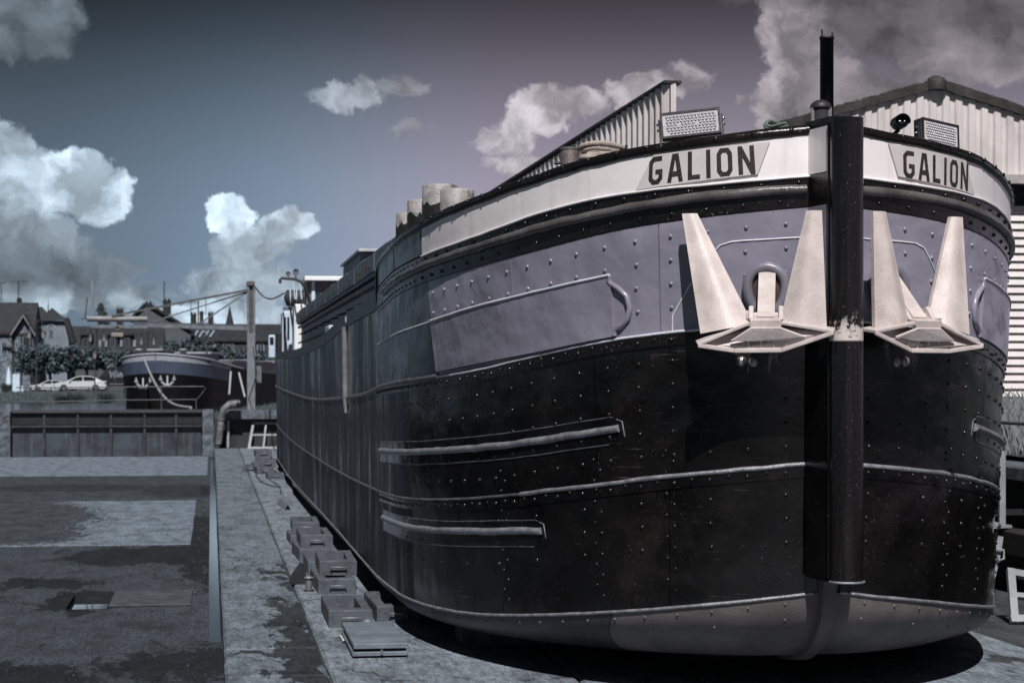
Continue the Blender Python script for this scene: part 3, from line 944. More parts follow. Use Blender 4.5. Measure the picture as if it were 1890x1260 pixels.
def band(side, s0, s1, lo, hi, off=0.0, thick=.012, ds=.14, nz=None):
    """a plate lying on the hull: s0, s1 numbers or (at lower edge, at upper edge)"""
    s0 = s0 if hasattr(s0, '__len__') else (s0, s0)
    s1 = s1 if hasattr(s1, '__len__') else (s1, s1)
    ns = max(1, int(math.ceil((s1[0] - s0[0]) / ds)))
    nz = nz or 4
    vv = []
    for i in range(ns + 1):
        for j in range(nz + 1):
            w = j / nz
            s = (s0[0] + (s1[0] - s0[0]) * i / ns) * (1 - w) + (s0[1] + (s1[1] - s0[1]) * i / ns) * w
            z = lo(s) * (1 - w) + hi(s) * w
            vv.append(P(side, s, z, off))
    idx = lambda i, j: i * (nz + 1) + j
    fs = [(idx(i, j), idx(i + 1, j), idx(i + 1, j + 1), idx(i, j + 1)) for i in range(ns) for j in range(nz)]
    mbx = MB().add(vv, fs, True)
    rim = [idx(i, 0) for i in range(ns + 1)] + [idx(ns, j) for j in range(1, nz + 1)] + [idx(i, nz) for i in range(ns - 1, -1, -1)] + [idx(0, j) for j in range(nz - 1, 0, -1)]
    # rim walls with their own vertices, so that plate edges stay crisp
    n_ = len(rim)
    inner = []
    for r_ in rim:
        p = vv[r_]
        i, j = divmod(r_, nz + 1)
        w = j / nz
        s = (s0[0] + (s1[0] - s0[0]) * i / ns) * (1 - w) + (s0[1] + (s1[1] - s0[1]) * i / ns) * w
        nn, _ = N(side, max(s, .03))
        inner.append(p - nn * thick)
    outer = [vv[r_] for r_ in rim]
    mbx.add(outer + inner, [(k, (k + 1) % n_, n_ + (k + 1) % n_, n_ + k) for k in range(n_)])
    return mbx


def hull_tube(side, pts, r, off=0.0, n=8, ds=.12):
    """a bar along hull points [(s, z)...]"""
    path = []
    for (sa, za), (sb, zb) in zip(pts, pts[1:]):
        m_ = max(1, int(math.hypot(sb - sa, zb - za) / ds))
        for k in range(m_):
            jz = random.uniform(-.004, .004) if r > .015 else random.uniform(-.002, .002)
            path.append(P(side, sa + (sb - sa) * k / m_, za + (zb - za) * k / m_ + jz, off))
    path.append(P(side, pts[-1][0], pts[-1][1], off))
    return MB().tube(path, [r * random.uniform(.93, 1.07) for _ in path], n)


def along(f, s0, s1, ds=.15, dz=0.0):
    n_ = max(1, int((s1 - s0) / ds))
    return [(s0 + (s1 - s0) * k / n_, f(s0 + (s1 - s0) * k / n_) + dz) for k in range(n_ + 1)]


barge = thing('barge', 'large black riveted barge with pale bow band, propped up in the dry dock', 'barge', (XC, Y0 + 19, ZB))

# inner shell and bottom, just behind the plates
mb = MB()
ss = list(np.concatenate([np.arange(0, 7.0, .16), np.arange(7.05, 40, 1.0), np.arange(40, SEND, .2), [SEND]]))
def ztop(s):
    return c_rail(s) - .03 if s < 7.02 else c_sheer(s) - .01
prev = {}
for side in (-1, 1):
    rows = []
    for s in ss:
        c = c_chine(s)
        zs = [ZB + (c - ZB) * k / 6 for k in range(6)] + [c + (ztop(s) - c) * k / 8 for k in range(9)]
        rows.append([P(side, s, z, -.012) for z in zs])
    n_ = len(rows[0])
    vv = [p for r_ in rows for p in r_]
    mb.add(vv, [(i * n_ + j, (i + 1) * n_ + j, (i + 1) * n_ + j + 1, i * n_ + j + 1) for i in range(len(rows) - 1) for j in range(n_ - 1)], True)
    prev[side] = rows
vv = []
for a, b in zip(prev[-1], prev[1]):
    vv += [a[0], b[0]]
mb.add(vv, [(2 * i, 2 * i + 1, 2 * i + 3, 2 * i + 2) for i in range(len(ss) - 1)])
obj('hull_shell', mb, BLACK, barge)
mb = MB()
vv = []
for s in ss:
    zd = c_rail(s) - .5 if s < 6.9 else c_sheer(s) - .05
    vv += [P(-1, s, zd, -.014), P(1, s, zd, -.014)]
mb.add(vv, [(2 * i, 2 * i + 1, 2 * i + 3, 2 * i + 2) for i in range(len(ss) - 1)])
obj('deck', mb, mat('deck_paint', (.07, .07, .075), .6, var=.3, bump=.2), barge)

cz = lambda v: (lambda s: v)
g_ = .004                                   # half a plate joint
rest = [7.05 + 2.42 * k for k in range(14)] + [SEND - .02]
for side in (-1, 1):
    # bilge strake
    cuts = [(0.02, 0.02), (1.88, 1.63), (4.3, 4.3), (7.05, 7.05)] + [(q, q) for q in rest[2::3]]
    for k, (a, b) in enumerate(zip(cuts, cuts[1:])):
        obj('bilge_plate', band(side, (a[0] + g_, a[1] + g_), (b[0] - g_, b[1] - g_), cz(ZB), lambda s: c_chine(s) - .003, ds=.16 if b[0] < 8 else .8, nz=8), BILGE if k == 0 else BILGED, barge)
    # lower strake
    cuts = [(.10, .10), (1.15, 1.13), (2.92, 2.75), (4.85, 4.85), (7.05, 7.05)] + [(q, q) for q in rest[1:]]
    for a, b in zip(cuts, cuts[1:]):
        obj('hull_plate', band(side, (a[0] + g_, a[1] + g_), (b[0] - g_, b[1] - g_), lambda s: c_chine(s) + .003, lambda s: c_seam(s) - .003, ds=.16 if b[0] < 8 else .8, nz=5), BLACK if b[0] < 4.9 else BLACKSIDE, barge)
    # middle strake
    cuts = [.10, 1.75, 3.3, 4.85, 7.05] + [q + 1.1 for q in rest[:-1]] + [rest[-1]]
    cuts = sorted(set(cuts))
    for a, b in zip(cuts, cuts[1:]):
        obj('hull_plate', band(side, a + g_, b - g_, lambda s: c_seam(s) + .003, lambda s: c_wale(s) - .003, ds=.16 if b < 8 else .8, nz=5), BLACK if b < 4.9 else BLACKGLOSS, barge)
    # upper strake: lavender bow, worn shoulder, black side
    for a, b in (((.10, .10), (1.18, 1.18)), ((1.18, 1.18), (2.62, 2.62)), ((2.62, 2.62), (3.93, 4.16))):
        obj('bow_plate', band(side, (a[0] + g_, a[1] + g_), (b[0] - g_, b[1] - g_), lambda s: c_wale(s) + .003, lambda s: c_lavtop(s) - .003), LAV, barge)
    obj('hull_plate', band(side, (3.94, 4.05), (4.86, 4.86), lambda s: c_wale(s) + .003, lambda s: c_dtop(s) - .003), BLACK, barge)
    obj('hull_plate', band(side, (4.87, 4.87), (7.04, 7.04), lambda s: c_wale(s) + .003, lambda s: c_dtop(s) - .003), GREYP, barge)
    obj('hull_plate', band(side, (4.06, 4.17), (7.04, 7.04), lambda s: c_dtop(s) + .003, lambda s: c_lavtop(s) - .003), GREYP, barge)
    for a, b in zip(rest, rest[1:]):
        obj('hull_plate', band(side, a + g_, b - g_, lambda s: c_wale(s) + .003, lambda s: c_gunw(s) - .003, ds=.6, nz=4), BLACKGLOSS, barge)
        obj('gunwale_plate', band(side, a + .002, b - .002, c_gunw, c_sheer, off=.014, thick=.03, ds=.6, nz=2), mat('gunwale_black', (.012, .012, .013), .42, var=.4, bump=.2, bscale=25), barge)
    # black band under the bulwark and the bulwark itself
    for a, b in ((.10, 1.76), (1.76, 4.24)):
        obj('band_plate', band(side, a + g_, b - g_, lambda s: c_lavtop(s) + .001, lambda s: c_white(s) - .002, off=.006, thick=.020, nz=3), BAND, barge)
    obj('band_plate', band(side, 4.245, 7.04, lambda s: c_lavtop(s) + .001, lambda s: c_white(s) - .002, off=.006, thick=.020, nz=3), GREYP, barge)
    for a, b in ((.10, 2.05), (2.05, 4.25)):
        obj('bulwark_plate', band(side, a + .001, b - .001, c_white, c_rail, off=.004, thick=.018, nz=3), WHITE, barge)
    for a, b in ((4.28, 5.36), (5.41, 6.05), (6.10, 6.98)):
        obj('bulwark_plate', band(side, a, b, lambda s: c_white(s) + .015, lambda s: c_rail(s) - .02, off=.006, thick=.018, nz=3), GREYP, barge)
    # rail cap, rub rail, seams
    rc = along(c_rail, .12, 6.6, dz=-.02) + [(6.85, c_rail(6.85) - .04), (6.98, 3.40), (7.02, 3.20)]
    obj('rail_cap', hull_tube(side, rc, .040, -.012, 10), BAND, barge)
    obj('rub_rail', hull_tube(side, along(c_rub, .17, 6.28), .034, .014, 10), mat('rub_rail_gloss', (.10, .093, .093), .25, var=.4, bump=.35, bscale=20, dent=.3, speck=.5, speckc=(.4, .38, .38), speckscale=40), barge)
    obj('rail_lip', hull_tube(side, along(c_white, .12, 4.24), .009, .014, 6), WHITE, barge)
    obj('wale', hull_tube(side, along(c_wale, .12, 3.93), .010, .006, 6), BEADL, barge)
    obj('wale', hull_tube(side, along(c_wale, 3.93, SEND - .05, .5), .020, .004, 6), mat('wale_steel', (.085, .088, .096), .32, var=.4, vscale=6, bump=.3), barge)
    obj('lap_strip', band(side, .13, 7.0, lambda s: c_wale(s) - .085, lambda s: c_wale(s) - .012, off=.010, thick=.012, nz=1), BAND, barge)
    obj('lap_strip', band(side, 7.06, SEND - .05, lambda s: c_wale(s) - .080, lambda s: c_wale(s) - .022, off=.010, thick=.012, nz=1, ds=.6), BLACKSIDE, barge)
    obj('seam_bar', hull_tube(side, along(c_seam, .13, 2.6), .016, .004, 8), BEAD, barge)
    obj('seam_bar', hull_tube(side, along(c_seam, 2.6, SEND - .05, .4), .012, .002, 6), mat('wale_steel', (.07,) * 3), barge)
    obj('lap_strip', band(side, .13, 7.0, lambda s: c_seam(s) - .085, lambda s: c_seam(s) - .012, off=.008, thick=.012, nz=1), BLACK, barge)
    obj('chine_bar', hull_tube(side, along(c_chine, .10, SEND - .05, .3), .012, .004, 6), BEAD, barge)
    # raised fender plate with its rolled end
    obj('fender_plate', band(side, (1.55, 1.57), (3.93, 4.03), c_dbot, c_dtop, off=.026, thick=.03), LAV, barge)
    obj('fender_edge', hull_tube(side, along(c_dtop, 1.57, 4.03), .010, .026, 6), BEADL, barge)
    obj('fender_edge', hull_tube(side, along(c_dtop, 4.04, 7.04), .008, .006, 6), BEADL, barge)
    arc = [(1.575, 3.105), (1.585, 3.06), (1.565, 3.045), (1.50, 3.015), (1.44, 2.96), (1.415, 2.89), (1.43, 2.82), (1.49, 2.765), (1.545, 2.745), (1.55, 2.70)]
    obj('fender_lip', hull_tube(side, arc, .020, .012, 8, .05), LAV, barge)
    # long fender bars low on the bow
    bar = curve([(1.58, 2.06), (2.64, 1.934), (4.24, 1.827), (6.8, 1.741)])
    for s0_, s1_, f, up, dn in ((1.58, 6.9, bar, .085, .10), (2.40, 6.7, curve([(2.4, 1.318), (4.24, 1.202), (6.56, 1.138), (7, 1.13)]), .075, .115)):
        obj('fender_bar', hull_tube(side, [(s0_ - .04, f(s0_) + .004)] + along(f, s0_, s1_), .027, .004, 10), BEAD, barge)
        obj('bar_bead', hull_tube(side, [(s0_ - .09, f(s0_) - .05), (s0_ - .07, f(s0_) + .05)] + along(f, s0_ + .03, s1_, dz=up), .0055, .001, 6), MATS['wale_steel'], barge)
        obj('bar_bead', hull_tube(side, along(f, s0_ + .05, s1_, dz=-dn), .006, .001, 6), mat('wale_steel', (.07,) * 3), barge)
        obj('bar_backing', band(side, s0_ - .02, s1_, lambda s: f(s) - dn + .004, lambda s: f(s) + up - .004, off=.006, thick=.006, nz=1), BLACK if side > 0 else BLACK, barge)
    # weld outline of the anchor doubling plate
    wl_ = [(1.09, 2.715), (1.085, 2.83), (.96, 3.02), (.80, 3.22), (.74, 3.285), (.66, 3.31), (.14, 3.335)]
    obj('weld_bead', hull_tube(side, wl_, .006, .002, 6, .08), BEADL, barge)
    # hawse pipe
    c0 = P(side, .43, 3.01, .0)
    nn, tt = N(side, .43)
    ring = [c0 + nn * .02 + tt * (math.cos(a) * .125) + Vector((0, 0, 1)) * (math.sin(a) * (.13 if math.sin(a) > 0 else .18)) for a in [2 * math.pi * k / 28 for k in range(28)]]
    hp = obj('hawse_pipe', MB().tube(ring, .035, 10, closed=True), mat('hawse_lavender', (.17, .165, .205), .35, var=.15, bump=.1), barge)
    disc = [c0 + nn * .012 + (p - c0 - nn * .02) * .95 for p in ring]
    obj('hawse_opening', MB().add(disc, [tuple(range(len(disc)))]), mat('hawse_hole_shade', (.05, .035, .028), .8, var=.5, vscale=12, bump=.4), hp)  # flat dark disc, coloured as the shaded inside of the pipe

    for s_, z_ in ((.60, 2.52), (.52, 2.515)):  # raised bright caps standing in for two shiny dents
        c_ = P(side, s_, z_, .0)
        obj('shiny_dent_cap', MB().lathe((0, 0, 0), [(.034, 0), (.03, .014), (.016, .022), (.003, .024)], 14, Matrix.Translation(c_) @ nn.to_track_quat('Z', 'Y').to_matrix().to_4x4()), mat('shiny_dent_steel', (.30, .29, .28), .3, metal=.6, var=.4, vscale=30, bump=.2), barge)

    # rivets
    def rivet(mbx, s, z, r=.0145, off=.0):
        c = P(side, s, z, off); nv, tv = N(side, max(s, .03))
        up = Vector((0, 0, 1))
        vv = [c + (tv * math.cos(a) + up * math.sin(a)) * r * k + nv * r * h for k, h in ((1.0, 0), (.80, .65)) for a in [2 * math.pi * q / 8 for q in range(8)]] + [c + nv * r * .95]
        fs = [(q, (q + 1) % 8, 8 + (q + 1) % 8, 8 + q) for q in range(8)] + [(8 + q, 8 + (q + 1) % 8, 16) for q in range(8)]
        mbx.add(vv, fs, True)
    black, lav, top = MB(), MB(), MB()
    cols = [.30 + .265 * k for k in range(26)]
    for i, s in enumerate(cols):
        zt = c_lavtop(s)
        for k in range(5):
            z = zt - .10 - .158 * k
            if s > 4.05 or z < c_wale(s) + .04:
                continue
            if s > 1.38 and c_dbot(s) - .03 < z < c_dtop(s) + .03:
                continue
            rivet(lav, s + random.uniform(-.006, .006), z)
        z = c_wale(s) - .048
        rivet(black, s, z, off=.010)
        z -= .14
        while z > c_chine(s) + .06:
            if z < c_seam(s) - .12 and (i % 2 or z < c_chine(s) + .25):
                z -= .158
                continue
            if abs(z - c_seam(s)) > .035 and s < 5.2 and not (s < .95 and z > 2.35):
                rivet(black, s + random.uniform(-.006, .006), z)
            z -= .158
        rivet(black, s, c_seam(s) - .048, off=.008)
        rivet(black, s + .13, c_seam(s) - .048, .011, off=.008)
        rivet(black, s + .13, c_wale(s) - .048, .011, off=.010)
    s = .22
    while s < 4.2:
        rivet(top, s, c_white(s) - .035, .016, .006)
        rivet(top, s + .12, c_lavtop(s) + .035, .015, .006)
        rivet(top, s + .05, c_rail(s) - .012, .016, .026)
        s += .245
    while s < 6.9:
        rivet(top, s, c_white(s) - .03, .010, .006)
        rivet(top, s + .1, c_lavtop(s) + .03, .010, .006)
        s += .16
    for bp in (1.13, 1.75, 2.85):
        for k in range(7):
            rivet(black, bp - .03, c_chine(bp) + .12 + .145 * k, .011)
            rivet(black, bp + .03, c_chine(bp) + .19 + .145 * k, .011)
    obj('rivet_rows', black, RIVB, barge, kind='stuff')
    obj('rivet_rows', lav, LAV, barge, kind='stuff')
    obj('rivet_rows', top, BAND, barge, kind='stuff')
    low = MB()
    for i, s in enumerate(cols[:16]):
        for k in range(1 if i % 2 else 2):
            rivet(low, s, c_chine(s) - .05 - .11 * k, .010)
    obj('rivet_rows', low, BILGE, barge, kind='stuff')

# stem: round post on a box, painted in the bands of the bow
def post_mat():
    m = bpy.data.materials.new('stem_post_paint')
    m.use_nodes = True
    g = NT(m.node_tree)
    pos = g.n('ShaderNodeNewGeometry').outputs['Position']
    bs = g.n('ShaderNodeBsdfPrincipled'); o = g.n('ShaderNodeOutputMaterial')
    g.put(o.inputs[0], bs.outputs[0])
    sp = g.n('ShaderNodeSeparateXYZ'); g.put(sp.inputs[0], pos)
    z = sp.outputs[2]
    n1 = g.noise(pos, 22, 6, .7); n2 = g.noise(g.vm('MULTIPLY', pos, (60, 60, 2.5)), 1, 4, .6); n3 = g.noise(pos, 90, 3, .7)
    chip = g.m('MULTIPLY', g.m('MULTIPLY', g.smooth(z, 2.64, 2.655), g.smooth(z, 2.86, 2.70)), g.smooth(g.m('ADD', n1, g.m('MULTIPLY', g.m('SUBTRACT', 2.75, z), 1.6)), .46, .60))
    c = g.mix(g.smooth(n2, .45, .7), (.006, .0052, .005), (.013, .011, .0105))
    c = g.mix(g.m('MULTIPLY', g.smooth(n3, .67, .72), .8), c, (.35, .33, .32))
    c = g.mix(chip, c, (.62, .56, .53))
    g.put(bs.inputs['Base Color'], c)
    g.put(bs.inputs['Roughness'], g.m('MULTIPLY_ADD', chip, .3, .20))
    b = g.n('ShaderNodeBump'); b.inputs['Distance'].default_value = .003
    g.put(b.inputs['Height'], g.m('MULTIPLY', n1, .6)); g.put(bs.inputs['Normal'], b.outputs[0])
    return m
POST = post_mat()
YP = 12.31
mb = MB()
prof = []
for k in range(25):
    a = math.pi + math.pi * k / 24
    prof.append((XC + .107 * math.cos(a), YP + .107 * math.sin(a)))
prof = [(XC - .107, YP + .10)] + prof + [(XC + .107, YP + .10)]
vv = [(x, y, z) for z in (1.10, 4.08) for x, y in prof]
vv = [(x, y, 1.10) for x, y in prof] + [(x, y, 4.085 + (YP + .10 - y) * -.06) for x, y in prof]
n_ = len(prof)
mb.add(vv, [(k, k + 1, n_ + k + 1, n_ + k) for k in range(n_ - 1)], True)
mb.add(vv[:n_], [tuple(range(n_))]); mb.add(vv[n_:], [tuple(range(n_))])
mb.quad(vv[0], vv[n_ - 1], vv[2 * n_ - 1], vv[n_])
sp_ = obj('stem_post', mb, POST, barge)
obj('post_shoe', MB().tube([(XC + .112 * math.cos(a), YP + .112 * math.sin(a), 1.105) for a in [math.pi + math.pi * k / 12 for k in range(13)]], .008, 6), BEAD, sp_)
edges = [(1.10, 2.785, BLACK, 'lower'), (2.79, 3.53, LAV, 'mid'), (3.535, 3.735, BAND, 'band'), (3.74, 4.035, WHITE, 'white'), (4.04, 4.09, BAND, 'cap')]
for z0, z1, m_, _ in edges:
    for side in (-1, 1):
        poly = [(XC + side * .104, YP + .02), (XC + side * .165, Y0 + .05), (XC + side * .02, Y0 + .05), (XC + side * .02, YP + .02)]
        mb = MB().prism([(x, y, z0 if k < 0 else z0) for k, (x, y) in enumerate(poly)], (0, 0, 0), (0, 0, z1 - z0 - .002))
        obj('stem_cheek', mb, m_, barge)
for side in (-1, 1):
    obj('weld_bead', MB().tube([(XC + side * .112, YP + .03, 1.12), (XC + side * .112, YP + .03, 4.05)], .006, 6), BEADL if False else BLACK, barge)
# keel bar curving under the forefoot
mb = MB()
path = []
for k in range(15):
    z = ZB + (1.06 - ZB) * (1 - k / 14)
    p = P(-1, .0, z, .05)
    path.append((XC, p.y, z))
path = [(XC, Y0 - .02, 1.12)] + path
prof = []
for x, y, z in path:
    prof.append([(x - .06, y + .06, z + .03), (x - .045, y - .015, z - .02), (x + .045, y - .015, z - .02), (x + .06, y + .06, z + .03)])
vv = [q for r_ in prof for q in r_]
mb.add(vv, [(i * 4 + j, i * 4 + j + 1, (i + 1) * 4 + j + 1, (i + 1) * 4 + j) for i in range(len(prof) - 1) for j in range(3)], False)
obj('keel_bar', mb, BILGE, barge)

# name boards
LET = {
    'G': [[(.93, .90), (.36, .90), (.15, .78), (.15, .22), (.34, .09), (.66, .09), (.85, .22), (.85, .44), (.48, .44)]],
    'A': [[(.09, 0), (.42, 1.0)], [(.91, 0), (.58, 1.0)], [(.22, .30), (.78, .30)]],
    'L': [[(.17, 1.0), (.17, .09), (1.0, .09)]],
    'I': [[(.5, 1.0), (.5, 0)]],
    'O': [[(.5, .92), (.30, .92), (.14, .78), (.14, .22), (.30, .08), (.70, .08), (.86, .22), (.86, .78), (.70, .92), (.5, .92)]],
    'N': [[(.13, 0), (.13, 1.0)], [(.13, 1.0), (.87, 0)], [(.87, 0), (.87, 1.0)]],
}


def stroke(pts, w, asp):
    """strip of (left, right) points round a polyline, in letter units; asp = letter width / height"""
    V = [Vector((x * asp, y)) for x, y in pts]
    closed = (V[0] - V[-1]).length < 1e-6
    out = []
    for i, p in enumerate(V):
        a = V[i - 1] if i else (V[-2] if closed else None)
        b = V[i + 1] if i < len(V) - 1 else (V[1] if closed else None)
        d1 = (p - a).normalized() if a is not None else (b - p).normalized()
        d2 = (b - p).normalized() if b is not None else d1
        n1 = Vector((-d1.y, d1.x)); n2 = Vector((-d2.y, d2.x))
        n = (n1 + n2).normalized()
        k = w / max(.5, n.dot(n1))
        out.append((p + n * k, p - n * k))
    return [((a.x / asp, a.y), (b.x / asp, b.y)) for a, b in out]


for side, board, quad in (
        (-1, [(1.346, 3.674), (1.206, 3.903), (.408, 3.959), (.485, 3.747)], [(1.244, 3.701), (1.235, 3.893), (.512, 3.937), (.500, 3.752)]),
        (1, [(.485, 3.747), (.408, 3.959), (1.206, 3.903), (1.346, 3.674)], [(.525, 3.742), (.520, 3.928), (1.235, 3.880), (1.225, 3.698)])):
    bl, tl, tr, br = board
    mb = MB()
    n_ = 8
    vv = []
    for i in range(n_ + 1):
        for (a, b) in ((bl, br), (tl, tr)):
            u = i / n_
            vv.append((a[0] + (b[0] - a[0]) * u, a[1] + (b[1] - a[1]) * u))
    top_ = [P(side, s, z, .018) for s, z in vv]
    bot_ = [P(side, s, z, .002) for s, z in vv]
    mb.add(top_, [(2 * i, 2 * i + 2, 2 * i + 3, 2 * i + 1) for i in range(n_)], True)
    rim = [2 * i for i in range(n_ + 1)] + [2 * i + 1 for i in range(n_, -1, -1)]
    k_ = len(rim)
    mb.add([top_[i] for i in rim] + [bot_[i] for i in rim], [(i, (i + 1) % k_, k_ + (i + 1) % k_, k_ + i) for i in range(k_)])
    nb = obj('name_board', mb, BOARD, barge)
    bl, tl, tr, br = quad

    def Q(u, v, off):
        s = (bl[0] * (1 - u) + br[0] * u) * (1 - v) + (tl[0] * (1 - u) + tr[0] * u) * v
        z = (bl[1] * (1 - u) + br[1] * u) * (1 - v) + (tl[1] * (1 - u) + tr[1] * u) * v
        return P(side, s, z, off)
    W = {'G': .145, 'A': .14, 'L': .115, 'I': .05, 'O': .14, 'N': .145}
    gap = (1 - sum(W[c] for c in 'GALION')) / 5
    u0 = 0.0
    for c in 'GALION':
        w = W[c]
        asp = w * .73 / .19
        mb = MB()
        for si, st in enumerate(LET[c]):
            strip = stroke(st, .076, asp)
            # subdivide the strip along its length, keep it 1 mm proud of the one before
            vv = []
            for (a, b) in strip:
                cl = lambda t: min(1.0, max(0.0, t))
                vv += [Q(u0 + w * a[0], cl(a[1]), .0205 + .001 * si), Q(u0 + w * b[0], cl(b[1]), .0205 + .001 * si)]
            mb.add(vv, [(2 * i, 2 * i + 1, 2 * i + 3, 2 * i + 2) for i in range(len(strip) - 1)])
        obj('letter', mb, LETTER, nb, label='dark painted letter ' + c)
        u0 += w + gap

# ------------------------------------------------------------------ on the barge: coaming, hatches, bollards, stern house
XW, XE = XC - 1.97, XC + 1.97
COAM = mat('coaming_paint', (0.1408, 0.165, 0.2016), .45, var=.2, vscale=1.2, bump=.1, streak=.4, streakc=(.28, .285, .30))
HATCH = mat('hatch_steel', (0.1012, 0.118, 0.1434), .45, var=.3, vscale=2, bump=.2, streak=.4, streakc=(.2, .2, .22), grime=.4)
YA, YB = 20.5, 46.3
obj('coaming', MB().box((XW, YA, 2.9), (XW + .05, YB, 3.66)), COAM, barge)
obj('coaming', MB().box((XE - .05, YA, 2.9), (XE, YB, 3.66)), COAM, barge)
obj('coaming', MB().box((XW + .05, YA, 2.9), (XE - .05, YA + .05, 3.66)), COAM, barge)
obj('coaming_rail', MB().tube([(XW - .05, YA, 3.60), (XW - .05, YB, 3.60)], .035, 8), HATCH, barge)
obj('coaming_rail', MB().box((XW - .10, YA - .02, 3.662), (XW + .06, YB + .05, 3.70)), HATCH, barge)
obj('coaming_pipe', MB().tube([(XW - .06, 24, 3.24), (XW - .06, YB, 3.24)], .022, 6), STEELD, barge)
k = 0
y = YA - .05
while y < YB - .5:
    y2 = min(y + 1.72, YB + .1)
    h = .02 * (k % 2)
    hb = obj('hatch_cover', MB().cbox((XW - .13 + h * .5, y + .012, 3.705), (XE + .13, y2 - .012, 3.93 + h), .02), HATCH, barge)
    obj('hatch_clamp', MB().box((XW - .16, (y + y2) / 2 - .03, 3.72), (XW - .131 + h * .5, (y + y2) / 2 + .03, 3.80)), STEELD, hb)
    y = y2
    k += 1
for k in range(9):
    y = 26.2 + k * 2.2
    obj('foot_rung', MB().tube([(XW, y, 3.42), (XW - .13, y, 3.40), (XW - .13, y + .5, 3.40), (XW, y + .5, 3.42)], .014, 6), STEELD, barge)
hb = obj('hatch_box', MB().cbox((XW - .02, 27.5, 3.95), (XW + 1.2, 31.2, 4.16), .02), HATCH, barge)
obj('hatch_lid', MB().cbox((XW - .06, 27.4, 4.163), (XW + 1.25, 31.3, 4.20), .01), mat('lid_pale', (.42, .43, .45), .4, var=.15), hb)
# mid-ship fender strip and little sign above it
sm = 11.3
st = obj('fender_strip', MB().tube([P(-1, sm, 3.0, .03), P(-1, sm, 2.2, .03), P(-1, sm, 2.02, .01)], .035, 8), mat('fender_pale', (0.156, 0.1625, 0.1755), .6, var=.3, vscale=8), barge)
obj('strip_plate', band(-1, sm - .1, sm + .12, lambda s: c_sheer(s) - .10, lambda s: c_sheer(s) - .03, off=.02, thick=.006, nz=1), WHITEB, barge)
obj('fairlead', MB().cbox((XC - 2.46, 27.0, c_sheer(15) - .02), (XC - 2.30, 27.9, c_sheer(15) + .09), .01), WHITEB, barge)

RUSTPAIR = []
for px, py, Y, r in ((812, 341, 16.6, .150), (844, 349, 15.75, .137), (779, 369, 18.7, .140), (755, 393, 20.3, .135)):
    p = at(px, py, Y)
    b = obj('bollard', MB().lathe((p.x, p.y, 0), [(r, 3.0), (r, p.z - .02), (r - .008, p.z - .005), (r - .03, p.z), (.01, p.z + .004)], 28), RUST, barge)
    zc = p.z - {.150: .16, .137: .50, .140: .15, .135: .13}[r]
    vv, fs = [], []
    nn_ = 28
    for q in range(nn_):
        a = 2 * math.pi * q / nn_
        rr = r + .003
        vv += [(p.x + rr * math.cos(a), p.y + rr * math.sin(a), 3.02), (p.x + rr * math.cos(a), p.y + rr * math.sin(a), zc + random.uniform(-.03, .03))]
    fs = [(2 * q, 2 * ((q + 1) % nn_), 2 * ((q + 1) % nn_) + 1, 2 * q + 1) for q in range(nn_)]
    obj('tar_coat', MB().add(vv, fs, True), TARBOL, b)
for px, py, Y, r, s_ in ((1052, 272, 14.35, .070, -1), (1812, 301, 14.7, .060, 1)):
    p = at(px, py, Y)
    b = obj('bollard', MB().lathe((p.x, p.y, 0), [(r, 3.2), (r, p.z - .01), (r - .01, p.z), (.01, p.z + .002)], 22), mat('bollard_rust', (.085, .07, .066), .5, var=.4, vscale=14, bump=.4, grime=.6, grimec=(.22, .20, .19)), barge)
    obj('cross_pin', MB().tube([(p.x - r * 1.7, p.y - .01, p.z - .12), (p.x + r * 1.9, p.y - .01, p.z - .10)], .012, 6), STEELD, b)
    obj('collar', MB().lathe((p.x, p.y, 0), [(r + .004, p.z - .02), (r + .004, p.z - .002)], 22), STEEL, b)
p = at(1156, 268, 13.9)
obj('rail_pin', MB().tube([(p.x, p.y, p.z - .12), (p.x, p.y, p.z)], .010, 6), STEELD, barge)

# bow mast
p = at(1526, 68, 13.6)
ms = obj('mast', MB().lathe((p.x, p.y, 0), [(.048, 3.3), (.048, p.z - .02), (.052, p.z - .02), (.052, p.z), (.02, p.z + .004)], 18), mat('mast_black', (.020, .017, .016), .45, var=.4, vscale=6, bump=.3), barge)
obj('mast_spike', MB().tube([(p.x - .035, p.y, p.z - .01), (p.x - .035, p.y, p.z + .05)], .006, 5), STEELD, ms)
obj('mast_spike', MB().tube([(p.x + .04, p.y, p.z - .01), (p.x + .04, p.y, p.z + .035)], .006, 5), STEELD, ms)

# stern: wheelhouse, deckhouse, light mast
YW = 47.0
a, b = at(566, 560, YW), at(640, 511, YW)
wh = obj('wheelhouse', MB().box((a.x, YW, 2.9), (b.x + 1.2, YW + 1.9, b.z - .06)), mat('wheelhouse_grey', (.14, .145, .155), .5, var=.15), barge)
r0, r1 = at(562, 517, YW - .2), at(624, 510, YW - .2)
obj('wheelhouse_roof', MB().cbox((r0.x, YW - .25, r0.z), (r1.x + 1.3, YW + 2.1, r1.z), .02), BRIGHT, wh)
for (x0, x1) in ((583, 605), (609, 640)):
    q0, q1 = at(x0, 560, YW), at(x1, 522, YW)
    w_ = obj('window', MB().box((q0.x, YW - .03, q0.z), (q1.x, YW - .004, q1.z)), GLASS, wh)
q0, q1 = at(575, 575, YW), at(581, 517, YW)
obj('corner_post', MB().box((q0.x, YW - .05, 3.0), (q1.x, YW - .002, q1.z - .03)), WHITEB, wh)
YD = 46.9
q0, q1 = at(543, 600, YD), at(569, 561, YD)
dh = obj('deckhouse', MB().cbox((q0.x, YD, 3.0), (q1.x, YD + 1.2, q1.z), .03), BRIGHT, barge)
q0, q1 = at(521, 648, 48.5), at(544, 575, 48.5)
